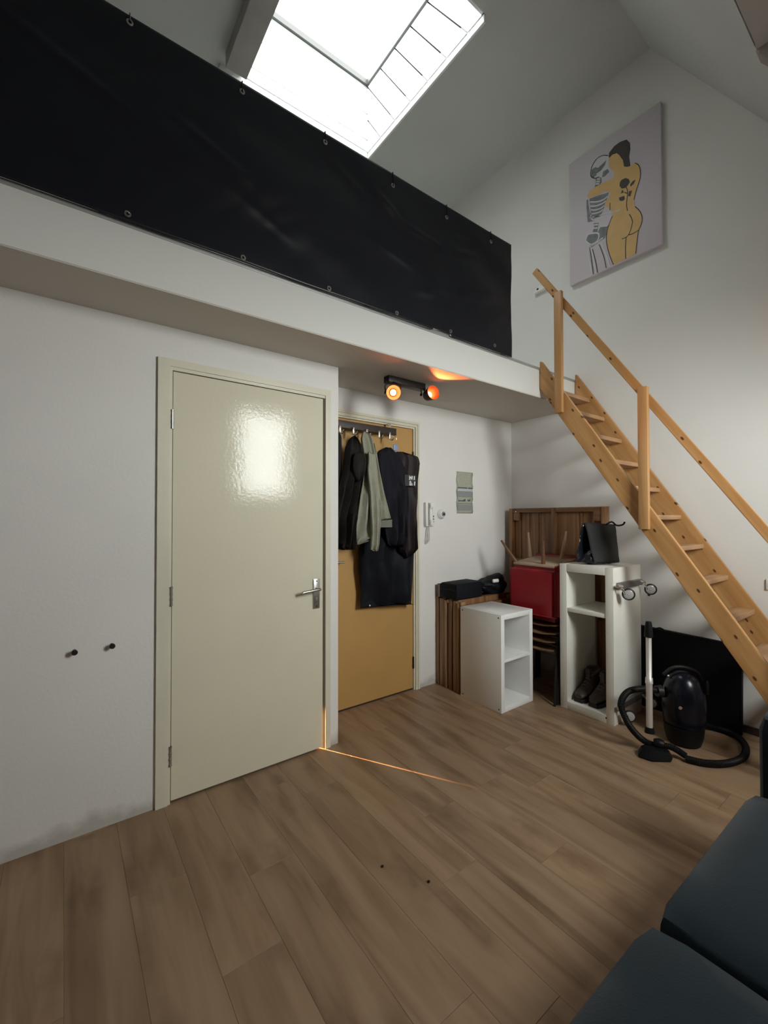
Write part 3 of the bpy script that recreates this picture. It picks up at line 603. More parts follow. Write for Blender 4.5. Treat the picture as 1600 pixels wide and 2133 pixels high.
def loft_cloth(bm, out, y, depth, folds=5, amp=.010, seed=0, rows=46, n=40, lean=0.0):
    """closed flattened tube whose silhouette follows the outline in x and z"""
    zs = [p[1] for p in out]; z0, z1 = min(zs), max(zs); rings = []
    def span(z):
        xs = []
        for i in range(len(out)):
            a, b = out[i], out[(i+1) % len(out)]
            if (a[1]-z)*(b[1]-z) < 0: xs.append(a[0]+(z-a[1])/(b[1]-a[1])*(b[0]-a[0]))
        return (min(xs), max(xs)) if len(xs) >= 2 else None
    for r in range(rows+1):
        z = z0+0.002+(z1-z0-0.004)*r/rows; s = span(z)
        if not s: continue
        xa, xb = s; cx = (xa+xb)/2; hw = max((xb-xa)/2, .004); ring = []
        tz = (z1-z)/(z1-z0); end = min(1, min(tz, 1-tz)*12+.25)
        for k in range(n):
            t = 2*PI*k/n; c_, s_ = math.cos(t), math.sin(t)
            q = noise.noise(Vector((c_*1.2+seed, z*2.1, seed*1.7)))
            f = amp*math.sin(folds*c_*1.6+q*3+seed+tz*2.0)*(0.4+tz)+amp*.9*q+amp*.6*noise.noise(Vector((c_*3+seed, z*7, 4)))
            dep = depth*end*min(1, hw/.05+.35)
            yy = y-(dep*max(0, abs(s_))**.7*(1 if s_ > 0 else -1))
            if s_ > 0.05: yy -= f*min(1, s_*3)
            ring.append(bm.verts.new((cx+hw*c_, yy+lean*tz, z)))
        rings.append(ring)
    for a, b in zip(rings, rings[1:]):
        for k in range(n): bm.faces.new((a[k], a[(k+1) % n], b[(k+1) % n], b[k]))
    bm.faces.new(rings[0][::-1]); bm.faces.new(rings[-1])
def cloth(name, out, y, depth, m, parent, **kw):
    bm = bmesh.new(); loft_cloth(bm, out, y, depth, **kw); return fin(name, bm, m, parent, smooth=True)
M_bag = mat('black_garment_bag', (0.008, 0.009, 0.013), rough=0.6, bump=.3, bscale=10, spec=.12)
M_blz = mat('black_suit_cloth', (0.010, 0.010, 0.016), rough=0.8, bump=.2, bscale=60, spec=.2)
M_blz2 = mat('brown_black_lining', (0.016, 0.011, 0.011), rough=0.6, bump=.2, bscale=15, spec=.25)
M_char = mat('charcoal_cloth', (0.019, 0.016, 0.015), spec=.2, rough=0.85, bump=.3, bscale=50, var=.2, vscale=20)
M_sage = mat('sage_cotton', (0.29, 0.29, 0.225), rough=0.9, bump=.35, bscale=60, var=.08, vscale=12)
M_sageD = mat('sage_cotton_dark', (0.17, 0.175, 0.145), rough=0.9, bump=.2, bscale=60)
g = thing('garment_bag', (1.5, .26, .69), 'long black garment bag with white letters hanging lowest on the ochre door', 'garment bag', 'clothes on the door rail')
gb = cloth('bag_body', O_BAG, .286, .030, M_bag, g, folds=4, amp=.028, seed=1.3)
lathe('stud', (1.318, .268, .716), (0, -1, 0), [(0, 0), (0, .006), (.003, .005), (.003, 0)], M_plast, gb, 12)
bm = bmesh.new()
def bar(bm, x0, z0, x1, z1, w=.006, y0=.166, y1=.169):
    d = Vector((x1-x0, 0, z1-z0)); s = Vector((-d[2], 0, d[0])).normalized()*w
    P = [(x0+s[0], z0+s[2]), (x1+s[0], z1+s[2]), (x1-s[0], z1-s[2]), (x0-s[0], z0-s[2])]; add_prism(bm, P, 'y', y0, y1)
J = thing('suit_jacket', (1.5, .22, .95), 'black suit jacket on a blue-topped hanger in front of the garment bag', 'jacket', 'clothes on the door rail')
cloth('jacket_front', O_BLR, .236, .022, M_blz2, J, folds=5, amp=.017, seed=3.1)
cloth('jacket_front', O_BLZ, .200, .020, M_blz, J, folds=5, amp=.017, seed=2.2)
lb = box('white_lettering_patch', (1.560, .176, 1.560), (1.668, .179, 1.640), mat('dark_patch', (.03, .033, .033), rough=.6), J); lb['label'] = 'small patch with white letters'
bm = bmesh.new()
for q in ((1.605, 1.604, 1.605, 1.634), (1.605, 1.634, 1.628, 1.606), (1.628, 1.606, 1.628, 1.634), (1.648, 1.606, 1.650, 1.634), (1.650, 1.566, 1.654, 1.594)): bar(bm, *q, w=.0042, y0=.1735, y1=.1758)
for q in ((1.604, 1.588, 1.612, 1.596), (1.612, 1.596, 1.618, 1.588), (1.618, 1.588, 1.602, 1.575), (1.602, 1.575, 1.610, 1.566), (1.610, 1.566, 1.628, 1.580), (1.604, 1.590, 1.630, 1.566)): bar(bm, *q, w=.0036, y0=.1735, y1=.1758)
fin('white_letters', bm, mat('white_print', (.85, .87, .86), rough=.6), lb)
tube('hanger_hook', [(1.487, .20, 1.85), (1.497, .2, 1.868), (1.505, .2, 1.885), (1.500, .2, 1.905), (1.484, .2, 1.909), (1.475, .2, 1.900)], .0028, mat('brass_wire', (.75, .6, .35), rough=.3, metal=1), J, 8, 4)
box('hanger_tag', (1.470, .190, 1.808), (1.512, .200, 1.852), mat('pale_blue_plastic', (.24, .34, .56), rough=.4), J, .004)
S = thing('sage_shirt', (1.28, .17, 1.15), 'sage green overshirt with a dangling sleeve on the door rail', 'shirt', 'clothes on the door rail')
cloth('shirt_body', O_SAGE, .172, .022, M_sage, S, folds=5, amp=.014, seed=4.4)
cloth('sleeve', O_SAGEARM, .130, .018, M_sage, S, folds=3, amp=.008, seed=5.5, n=28)
cloth('shirt_flap', O_SAGEFLAP, .158, .014, M_sage, S, folds=3, amp=.008, seed=6.1, n=28)
cloth('cuff', O_SAGECUFF, .168, .010, M_sageD, S, folds=2, amp=.003, seed=7, rows=10, n=20)
K = thing('charcoal_jacket', (1.1, .17, 1.15), 'dark charcoal jacket with a bent sleeve on the door rail', 'jacket', 'clothes on the door rail')
cloth('jacket_body', O_CHAR, .172, .026, M_char, K, folds=6, amp=.024, seed=8.3)
cloth('sleeve', O_CHARARM, .128, .022, M_char, K, folds=3, amp=.008, seed=9.3, rows=26, n=28)
K2 = thing('black_coat', (1.02, .2, 1.25), 'black coat hanging at the corner end of the door rail', 'coat', 'clothes on the door rail')
cloth('coat_body', O_BLK, .222, .022, mat('black_wool', (.009, .009, .010), rough=.9), K2, folds=4, amp=.010, seed=10.1)

# ---------------------------------------------------------------- wall things
ic = thing('intercom', (1.93, D, 1.26), 'white wall intercom with handset and hanging coiled cord', 'intercom')
box('base_plate', (1.881, D-.030, 1.262), (1.972, D-.001, 1.452), M_plast, ic, .006)
bm = bmesh.new(); add_prism(bm, [(D-.032, 1.268), (D-.060, 1.275), (D-.062, 1.305), (D-.048, 1.32), (D-.048, 1.40), (D-.062, 1.415), (D-.058, 1.445), (D-.032, 1.449)], 'x', 1.902, 1.935)
bmesh.ops.bevel(bm, geom=list(bm.edges), offset=.004, segments=2, affect='EDGES'); fin('handset', bm, M_plast, ic, smooth=True)
for zz in (1.335, 1.313, 1.292): box('button', (1.952, D-.034, zz), (1.962, D-.0295, zz+.012), M_darkmetal, ic, .001)
P = []
for i in range(240):
    t = i/239; a = t*2*PI*24
    if t < .5: s = t*2; cx, cz = 1.912-.016*math.sin(s*PI*.5), 1.262-.135*s
    else: s = (t-.5)*2; cx, cz = 1.896+.026*math.sin(min(1, s*3)*PI*.5), 1.127-.010*math.sin(s*PI)+.135*s
    P.append((cx+.0045*math.cos(a), D-.020+.0045*math.sin(a), cz))
tube('coiled_cord', P, .0022, mat('grey_cord', (.55, .54, .50), rough=.5), ic, 6)
th = thing('round_thermostat', (2.067, D, 1.36), 'small round white thermostat dial beside the intercom', 'thermostat')
lathe('dial_base', (2.067, D-.0005, 1.360), (0, -1, 0), [(0, 0), (0, .041), (.014, .040), (.022, .034), (.028, .032), (.034, .026), (.034, 0)], M_plast, th, 36)
lathe('dial_face', (2.067, D-.0348, 1.360), (0, -1, 0), [(0, 0), (0, .020), (.004, .019), (.004, 0)], mat('grey_dial', (.25, .26, .26), rough=.3), th, 28)
box('dial_mark', (2.060, D-.041, 1.352), (2.076, D-.0385, 1.366), M_black, th)
# paper notice
nt_ = thing('paper_notice', (2.35, D, 1.55), 'creased grey-green printed notice taped on the recess wall', 'paper')
bm = bmesh.new(); rows = 24; G_ = []
for j in range(rows+1):
    z = 1.368+(1.722-1.368)*j/rows; xo = .004*math.sin(j*.9); G_.append([bm.verts.new((2.252+(.196+.003*math.sin(j*1.7))*i/6+(xo if i in (0, 6) else 0), D-.004-.004*abs(noise.noise(Vector((i*.5, j*.3, 0)))), z)) for i in range(7)])
for j in range(rows):
    for i in range(6): bm.faces.new((G_[j][i], G_[j][i+1], G_[j+1][i+1], G_[j+1][i]))
o = fin('sheet', bm, mat('grey_green_print', (.40, .41, .33), rough=.7, var=.10, vscale=30, stretch=(1, 1, 3)), nt_, smooth=True)
s = o.modifiers.new('thickness', 'SOLIDIFY'); s.thickness = .0006; s.offset = 1
def band(x0, z0, x1, z1, m, name='printed_band'): box(name, (x0, D-.0096, z0), (x1, D-.0088, z1), m, nt_)
mB = mat('print_dark', (.10, .115, .14), rough=.7); mG = mat('print_grey', (.27, .29, .29), rough=.7); mL = mat('print_pale', (.50, .53, .54), rough=.7)
band(2.256, 1.392, 2.446, 1.440, mG); band(2.256, 1.508, 2.446, 1.553, mG); band(2.256, 1.556, 2.446, 1.578, mL)
band(2.262, 1.580, 2.375, 1.590, mB); band(2.388, 1.580, 2.440, 1.590, mB); band(2.256, 1.448, 2.446, 1.456, mG)
bm = bmesh.new()
for i, hgt in enumerate((.012, .007, .013, .006, .010, .012, .016, .020)): add_box(bm, (2.268+i*.011, D-.0098, 1.470), (2.276+i*.011, D-.0088, 1.470+hgt))
for i, hgt in enumerate((.016, .010, .020)): add_box(bm, (2.385+i*.010, D-.0098, 1.472), (2.392+i*.010, D-.0088, 1.472+hgt))
fin('printed_lettering', bm, mB, nt_)['kind'] = 'stuff'
# coat pegs on the front wall
for x, z, lab in ((-.366, .774, 'small round metal wall peg farther from the cream door'), (-.234, .777, 'small round metal wall peg nearer the cream door')):
    t = thing('wall_peg', (x, 0, z), lab, 'peg')
    lathe('stem', (x, -.0005, z), (0, -1, 0), [(0, 0), (0, .007), (.022, .006), (.022, 0)], M_darkmetal, t, 16)
    lathe('knob', (x, -.0225, z), (0, -1, 0), [(0, 0), (0, .008), (.004, .011), (.010, .011), (.013, .008), (.013, 0)], M_darkmetal, t, 20)
sk_ = thing('wall_socket', (W, -1.53, .92), 'white wall socket beyond the stair', 'socket')
box('socket_plate', (W-.012, -1.585, .895), (W-.0005, -1.505, .960), M_plast, sk_, .003)
lathe('socket_well', (W-.0125, -1.545, .928), (-1, 0, 0), [(0, 0), (0, .020), (.001, .020), (.001, 0)], mat('grey_well', (.4, .4, .4)), sk_, 20)
o = lathe('wall_plug', (W-.0005, -.854, .771), (-1, 0, 0), [(0, 0), (0, .009), (.003, .008), (.003, 0)], M_darkmetal); tag(o, 'small dark screw plug left in the wall under the stair', 'plug')
for x, y, lab in ((.671, -1.041, 'dark crumb on the floor, the one nearer the sofa'), (.577, -.885, 'dark crumb on the floor, the one nearer the cream door')):
    bm = bmesh.new(); bmesh.ops.create_icosphere(bm, subdivisions=2, radius=.005)
    for v_ in bm.verts: v_.co = Vector((v_.co[0]*1.2+x, v_.co[1]+y, v_.co[2]*.7+.0035+.001*noise.noise(v_.co*300)))
    tag(fin('crumb', bm, M_black, None, smooth=True), lab, 'crumb')

# ---------------------------------------------------------------- small white shelf
t = thing('open_shelf', (2.16, -.15, 0), 'low white open shelf unit standing in front of the brown table tops', 'shelf')
X0, X1, Y0, Y1, ZT, th_ = 1.985, 2.343, -.335, .040, .665, .036
for a, b in ((X0, X0+th_), (X1-th_, X1)): box('side_panel', (a, Y0, 0), (b, Y1, ZT), M_whitegloss, t, .0015)
box('top_panel', (X0+th_+.0003, Y0, ZT-th_), (X1-th_-.0003, Y1, ZT), M_whitegloss, t, .0015); box('bottom_panel', (X0+th_+.0003, Y0, 0), (X1-th_-.0003, Y1, th_), M_whitegloss, t, .0015)
box('shelf_board', (X0+th_+.0003, Y0+.004, .335), (X1-th_-.0003, Y1, .354), M_whitegloss, t, .001)
for y in (Y0+.022, Y1-.022):
    for z in (.022, ZT-.022): lathe('screw', (X0-.0002, y, z), (-1, 0, 0), [(0, 0), (0, .005), (.0008, .005), (.0008, 0)], M_darkmetal, t, 12)

# ---------------------------------------------------------------- tall white shelf with castor bars
t = thing('tall_shelf', (2.61, -.69, 0), 'tall worn white shelf unit with castor bars on its side, holding the boots', 'shelf')
X0, X1, Y0, Y1, ZT, th_ = 2.418, 2.808, -.877, -.505, 1.005, .052
for a, b in ((Y0, Y0+th_), (Y1-th_, Y1)): box('side_panel', (X0, a, 0), (X1, b, ZT), M_oldwhite, t, .002)
box('top_panel', (X0, Y0+th_+.0003, ZT-th_), (X1, Y1-th_-.0003, ZT), M_oldwhite, t, .002); box('bottom_panel', (X0, Y0+th_+.0003, 0), (X1, Y1-th_-.0003, th_), M_oldwhite, t, .002)
box('shelf_board', (X0+.004, Y0+th_+.0003, .675), (X1, Y1-th_-.0003, .702), M_oldwhite, t, .001)
def castor_bar(z):
    p = box('castor_bar', (2.455, Y0-.030, z-.019), (2.770, Y0-.0005, z+.019), mat('grey_bracket', (.22, .21, .21), rough=.4, metal=.7), t, .002)
    for x in (2.43, 2.752):
        tube('castor_swivel', [(x-.024, Y0-.030, z+.004), (x-.004, Y0-.036, z+.004), (x+.014, Y0-.042, z)], [.012, .014, .012], M_chrome, p, 14)
        tube('castor_fork', [(x-.004, Y0-.036, z), (x+.004, Y0-.052, z-.02), (x+.024, Y0-.055, z-.048)], .0065, M_chrome, p, 8, 3)
        cw = Vector((x+.034, Y0-.072, z-.046)); ax = Vector((-.85, -.52, 0)).normalized()
        torus('castor_tyre', cw, ax, .0325, .006, M_darkmetal, p, 28, 8)
        lathe('castor_wheel', cw-ax*.006, ax, [(0, 0), (0, .028), (.004, .029), (.010, .029), (.012, .026), (.012, .010), (.015, .008), (.015, 0)], mat('clear_grey_wheel', (.40, .39, .37), rough=.2), p, 28)
castor_bar(.890); castor_bar(.125)
box('screw_cap', (X0-.001, Y0+.048, .030), (X0-.0002, Y0+.056, .040), M_darkmetal, t)

# ---------------------------------------------------------------- boots
def boot(y, lab, x0=2.462, zz=.053, yaw=0.0):
    t = thing('hiking_boot', (x0+.13, y, zz), lab, 'boot', 'boots in the tall shelf')
    ML = mat('dark_brown_leather', (.055, .036, .028), rough=.55, var=.25, vscale=18, bump=.3, bscale=40); MS = mat('boot_rubber', (.012, .010, .010), rough=.6)
    secs = [(0, .028, .036, .0), (.03, .043, .055, .0), (.08, .050, .068, .0), (.13, .046, .105, .0), (.18, .042, .150, .0), (.23, .042, .165, .0), (.262, .030, .160, 0)]
    bm = bmesh.new(); rings = []
    for s, hw, hh_, _ in secs:
        ring = []
        for k in range(20):
            a = 2*PI*k/20; c_, s_ = math.cos(a), math.sin(a)
            wv = hw*(1 if s_ < .2 else 1-.30*s_)
            ring.append(bm.verts.new((x0+s, y+wv*c_, zz+.022+max(0, (s_+1)/2)**.8*hh_)))
        rings.append(ring)
    for a, b in zip(rings, rings[1:]):
        for k in range(20): bm.faces.new((a[k], a[(k+1) % 20], b[(k+1) % 20], b[k]))
    bm.faces.new(rings[0][::-1]); bm.faces.new(rings[-1])
    bmesh.ops.subdivide_edges(bm, edges=bm.edges, cuts=1, use_grid_fill=True, smooth=.6)
    fin('upper', bm, ML, t, smooth=True)
    torus_ = bmesh.new(); add_tube(torus_, smooth_path([(x0+.165, y+.030, zz+.172), (x0+.21, y+.036, zz+.186), (x0+.255, y+.014, zz+.186), (x0+.255, y-.014, zz+.186), (x0+.21, y-.036, zz+.186), (x0+.165, y-.030, zz+.172), (x0+.150, y, zz+.150), (x0+.165, y+.030, zz+.172)], 4), .012, 10, False)
    fin('collar', torus_, mat('boot_padding', (.085, .058, .045), rough=.8), t, smooth=True)
    P = [(x0-.004+.274*s_, h) for s_, h in ((0, .03), (.12, .046), (.35, .050), (.62, .043), (.9, .040), (1, .03))]
    prism('sole', [(a, y+b) for a, b in P]+[(a, y-b) for a, b in P[::-1]], 'z', zz, zz+.026, MS, t, .003)
    for k in range(5):
        xx = x0+.085+k*.020; h = zz+.100+k*.019
        tube('lace', [(xx, y-.022, h-.010), (xx-.004, y, h+.003), (xx, y+.022, h-.010)], .0025, mat('grey_lace', (.16, .13, .11), rough=.8), t, 6, 2)
    box('tongue', (x0+.125, y-.016, zz+.130), (x0+.140, y+.016, zz+.205), ML, t, .004)
boot(-.613, 'brown lace-up hiking boot nearer the red chair on the bottom of the tall shelf'); boot(-.716, 'brown lace-up hiking boot nearer the vacuum cleaner on the bottom of the tall shelf')

# ---------------------------------------------------------------- black bag on the tall shelf
t = thing('shopping_bag', (2.6, -.68, 1.005), 'open black fabric bag with a strap lying on top of the tall shelf', 'bag')
MB1 = mat('dark_grey_felt', (.018, .019, .018), rough=.8, bump=.2, bscale=50); MB2 = mat('glossy_black_foil', (.010, .012, .016), rough=.18, bump=.9, bscale=28)
def sheetb(name, P, m, th2=.003):
    """bilinear patch with creases"""
    A, B, Cc, Dd = [Vector(p) for p in P]; bm = bmesh.new(); g_ = []
    for i in range(13):
        r_ = []
        for j in range(13):
            a_, b_ = i/12, j/12; p = A.lerp(B, a_).lerp(Dd.lerp(Cc, a_), b_)
            nrm = (B-A).cross(Dd-A).normalized(); e = math.sin(a_*PI)*math.sin(b_*PI)
            r_.append(bm.verts.new(p+nrm*(.010*noise.noise(Vector((a_*4, b_*4, p[0]*3)))+.018*e)))
        g_.append(r_)
    for i in range(12):
        for j in range(12): bm.faces.new((g_[i][j], g_[i+1][j], g_[i+1][j+1], g_[i][j+1]))
    o = fin(name, bm, m, t, smooth=True); s = o.modifiers.new('thickness', 'SOLIDIFY'); s.thickness = th2; s.offset = 0; return o
sheetb('bag_side', [(2.500, -.715, 1.022), (2.690, -.790, 1.022), (2.665, -.775, 1.282), (2.490, -.650, 1.296)], MB1)
sheetb('bag_side', [(2.465, -.600, 1.022), (2.485, -.635, 1.290), (2.655, -.745, 1.278), (2.655, -.640, 1.022)], MB2)
sheetb('bag_bottom', [(2.466, -.602, 1.020), (2.655, -.642, 1.020), (2.690, -.788, 1.020), (2.500, -.713, 1.020)], MB2, .004)
sheetb('bag_mouth', [(2.466, -.603, 1.022), (2.502, -.712, 1.022), (2.620, -.700, 1.16), (2.600, -.66, 1.17)], MB2)
sheetb('bag_end', [(2.658, -.645, 1.022), (2.692, -.788, 1.022), (2.667, -.775, 1.28), (2.655, -.745, 1.276)], MB1)
tube('strap', [(2.60, -.750, 1.285), (2.64, -.765, 1.300), (2.675, -.780, 1.276), (2.71, -.805, 1.280), (2.72, -.815, 1.300)], .006, M_black, t, 8, 4)

# ---------------------------------------------------------------- brown table tops
def tabletop_box(y0, y1, lab, x1=2.66, hz=.700):
    t = thing('wooden_table_top', (2.3, (y0+y1)/2, 0), lab, 'table top', 'brown table tops against the recess wall')
    x0 = 2.003
    box('top_board', (x0+.022, y0+.050, 0.0), (x1, y1-.034, hz-.004), M_brown, t, .002)
    for a, b, dx, h_, m in ((y0, y0+.020, .010, hz-.040, M_brown), (y0+.024, y0+.046, -.002, hz-.018, M_brownL), (y1-.030, y1-.001, .002, hz, M_brown)):
        for c, d in ((x0+dx, x0+.055), (x1-.06, x1)): box('frame_stile', (c, a, 0.0), (d, b, h_), m, t, .004)
    box('edge_board', (x0+.006, y0+.054, 0.0), (x0+.0215, y1-.038, hz-.010), M_brownL, t, .004)
    box('frame_rail', (x0+.056, y0+.002, hz-.075), (x1-.062, y0+.046, hz-.045), M_brownY, t, .002)
    box('corner_block', (x0+.001, y0-.0005+.001, hz-.036), (x0+.050, y0+.019, hz-.008), M_brownL, t, .002)
tabletop_box(.182, .326, 'brown panelled table top standing closest to the recess wall')
tabletop_box(.048, .179, 'brown panelled table top standing between the white shelf and its twin')
# ---------------------------------------------------------------- black things on the table tops
t = thing('black_case', (2.12, .18, .70), 'flat-sided black case lying on the brown table tops', 'case')
bm = bmesh.new(); add_box(bm, (1.995, .085, .7005), (2.29, .262, .818), .012, 3)
for v_ in bm.verts: v_.co[2] += .012*math.sin((v_.co[0]-1.99)*9)*(1 if v_.co[2] > .75 else 0); v_.co[1] += .006*noise.noise(v_.co*8)
fin('case_shell', bm, mat('black_nylon', (.005, .006, .010), rough=.7, spec=.2, bump=.3, bscale=30), t, smooth=True)
tube('zip', [(1.994, .10, .77), (1.991, .17, .775), (1.994, .25, .77)], .002, M_darkmetal, t, 6)
o = box('cardboard_piece', (1.998, .272, .7005), (2.06, .300, .805), mat('grey_card', (.20, .175, .14), rough=.8), None, .003); tag(o, 'small grey-brown card standing behind the black case', 'card')
t = thing('crumpled_bag', (2.47, .17, .70), 'crumpled black bag with a white tag between the black case and the red chair', 'bag')
bm = bmesh.new(); bmesh.ops.create_icosphere(bm, subdivisions=4, radius=1)
for v_ in bm.verts:
    d = v_.co.copy(); k_ = 1+.22*noise.noise(d*1.6)+.14*abs(noise.noise(d*3.7)); 
    v_.co = Vector((2.485+.155*d[0]*k_, .155+.085*d[1]*k_, .772+.078*d[2]*k_*(1+.35*d[0])))
    if v_.co[2] < .7008: v_.co[2] = .7008
    v_.co[0] = min(v_.co[0], 2.655)
fin('bag_shell', bm, mat('black_ripstop', (.007, .008, .012), rough=.6, spec=.25, bump=.4, bscale=40), t, smooth=True)
bm = bmesh.new(); add_box(bm, (2.37, .040, .806), (2.44, .058, .834), .008, 2)
for v_ in bm.verts: v_.co[2] += .02*(v_.co[0]-2.40)*-6*.2; v_.co[1] += .02*(v_.co[2]-.82)
fin('white_tag', bm, M_plast, t, smooth=True)['label'] = 'white fabric tag'

# ---------------------------------------------------------------- large brown table leaning on the wall
t = thing('leaning_table', (2.93, -.18, 0), 'large brown table turned on its side against the wall, underside showing', 'table')
Y0, Y1, ZT = -.612, .262, 1.415
box('table_board', (2.900, Y0, .56), (2.925, Y1, ZT), M_brown, t, .003)
for a in (Y0+.002, Y1-.075): box('leg', (2.862, a, 0.001), (2.915, a+.07, .558), M_brown, t, .004)
for y in (Y0, -.196, Y1-.035): box('apron_rail', (2.862, y, .561), (2.8995, y+.035, ZT-.002), M_brown, t, .003)
for z in (ZT-.034, .94, .57):
    for a, b in ((Y0+.036, -.197), (-.160, Y1-.036)): box('cross_rail', (2.866, a, z-.004), (2.8995, b, z+.026), M_brownY, t, .002)
for a in (Y0+.10, Y0+.2, -.02, .07, .16): box('slat', (2.890, a, .60), (2.8998, a+.010, ZT-.05), M_brown, t, .001)
for a in (Y0+.036, .16): box('corner_block', (2.868, a, ZT-.110), (2.8995, a+.06, ZT-.036), M_brownY, t, .002)
lathe('screw', (2.8615, Y1-.075, ZT-.03), (-1, 0, 0), [(0, 0), (0, .006), (.002, .005), (.002, 0)], M_chrome, t, 12)

# ---------------------------------------------------------------- stack of bentwood-seat chairs
M_ply = wood('plywood_seat', (.34, .20, .11), (.42, .27, .16), (.25, .13, .065), rot=0, rough=.4)
def chair(z, dx, lab):
    t = thing('stacking_chair', (2.62+dx, -.28, 0), lab, 'chair', 'stacked chairs under the red armchair')
    n, m = 14, 10; bm = bmesh.new(); top = []; bot = []
    xa, xb, ya, yb = 2.475+dx, 2.790+dx, -.445, -.115
    for i in range(n+1):
        for lst, dz in ((top, 0), (bot, -.010)):
            row = []
            for j in range(m+1):
                a_, b_ = i/n, j/m; x = xa+(xb-xa)*b_; y = ya+(yb-ya)*a_
                row.append(bm.verts.new((x, y, z-.020*math.sin(a_*PI)+.012*b_*b_+dz)))
            lst.append(row)
    for i in range(n):
        for j in range(m):
            bm.faces.new((top[i][j], top[i+1][j], top[i+1][j+1], top[i][j+1])); bm.faces.new((bot[i][j], bot[i][j+1], bot[i+1][j+1], bot[i+1][j]))
    for i in range(n):
        bm.faces.new((top[i][0], bot[i][0], bot[i+1][0], top[i+1][0])); bm.faces.new((top[i][m], top[i+1][m], bot[i+1][m], bot[i][m]))
    for j in range(m):
        bm.faces.new((top[0][j], top[0][j+1], bot[0][j+1], bot[0][j])); bm.faces.new((top[n][j], bot[n][j], bot[n][j+1], top[n][j+1]))
    fin('seat', bm, M_ply, t, smooth=True)
    return t
for k in range(4):
    z = .548-.058*k; dx = -.012*k
    lab = ['topmost stacking chair, directly under the upside-down red armchair', 'second stacking chair from the top under the red armchair', 'third stacking chair from the top under the red armchair', 'lowest stacking chair of the pile under the red armchair'][k]
    t = chair(z, dx, lab)
    for sy, y in ((-1, -.462-.0*k), (1, -.098)):
        xo = 2.50+dx*1.9; zz_ = z-.012
        yy = y-.0
        tube('leg_frame', [(xo-.020-.011*k, yy+.022*sy, .002), (xo+.008, yy, zz_-.02), (xo+.03, yy, zz_), (2.76+dx, yy, zz_), (2.80+dx*1.6, yy+.016*sy, .002)], .0085 if k else .010, M_darkmetal, t, 8, 3)
    tube('seat_bar', [(2.50+dx*1.9, -.470, z-.030), (2.50+dx*1.9, -.09, z-.030)], .006, M_darkmetal, t, 8)
# ---------------------------------------------------------------- red armchair upside down
t = thing('red_armchair', (2.6, -.23, .56), 'red leather tub armchair upside down with its wooden legs in the air', 'armchair')
M_red = mat('red_leather', (.27, .010, .018), rough=.38, bump=.12, bscale=25, var=.08, vscale=5); M_base = mat('beige_underside', (.42, .32, .23), rough=.9, var=.1, vscale=8)
bm = bmesh.new(); vs = add_box(bm, (2.440, -.470, .5600), (2.790, -.030, .968))
for v_ in bm.verts:
    if v_.co[2] > .9 and v_.co[0] > 2.7: v_.co[2] += .035
bmesh.ops.bevel(bm, geom=list(bm.edges), offset=.045, segments=5, affect='EDGES'); fin('shell', bm, M_red, t, smooth=True)
for a, b in ((-.475, -.400), (-.100, -.025)): pass
bm = bmesh.new(); add_box(bm, (2.475, -.425, .955), (2.79, -.065, .978), .010, 2)
for v_ in bm.verts: v_.co[2] += max(0, (v_.co[0]-2.475))*.115
fin('seat_underside', bm, M_base, t, smooth=True)
bm = bmesh.new(); add_box(bm, (2.812, -.600, .985), (2.860, -.462, 1.072), .022, 4)
fin('arm_rest', bm, M_red, t, smooth=True)
bm = bmesh.new(); add_box(bm, (2.791, -.460, .60), (2.860, -.040, 1.030), .022, 4)
fin('back_rest', bm, M_red, t, smooth=True)
tube('piping', [(2.452, -.46, .607), (2.436, -.43, .603), (2.4365, -.07, .603), (2.452, -.04, .607)], .004, M_red, t, 8, 3)
ML2 = mat('walnut_leg', (.15, .07, .035), rough=.4); ML3 = mat('pale_lit_leg', (.42, .27, .16), rough=.4)  # far pair of legs: the light on them is put into a paler colour
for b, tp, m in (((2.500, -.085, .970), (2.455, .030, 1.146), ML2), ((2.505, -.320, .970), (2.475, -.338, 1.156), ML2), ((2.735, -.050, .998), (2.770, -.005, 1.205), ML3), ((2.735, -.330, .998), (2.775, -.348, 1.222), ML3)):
    tube('leg', [b, tp], [.017, .008], m, t, 16)

# ---------------------------------------------------------------- black panel against the wall
t = thing('black_board', (2.93, -1.0, 0), 'large flat black board leaning against the wall under the stair', 'board')
bm = bmesh.new(); add_prism(bm, [(-1.402, .003), (-.64, .003), (-.64, .560), (-1.402, .560)], 'x', 2.905, 2.945); bmesh.ops.bevel(bm, geom=list(bm.edges), offset=.004, segments=2, affect='EDGES')
for v_ in bm.verts: v_.co[0] += (v_.co[2])*.055-.02; v_.co[2] -= (max(0, -v_.co[1]-.6))*.02 if v_.co[2] > .3 else 0
fin('board_face', bm, mat('matt_black_board', (.003, .003, .004), rough=.6, spec=.15), t, smooth=True)
tube('edge_clip', [(2.93, -.93, .556), (2.925, -.95, .564), (2.93, -.97, .556)], .005, M_black, t, 8)

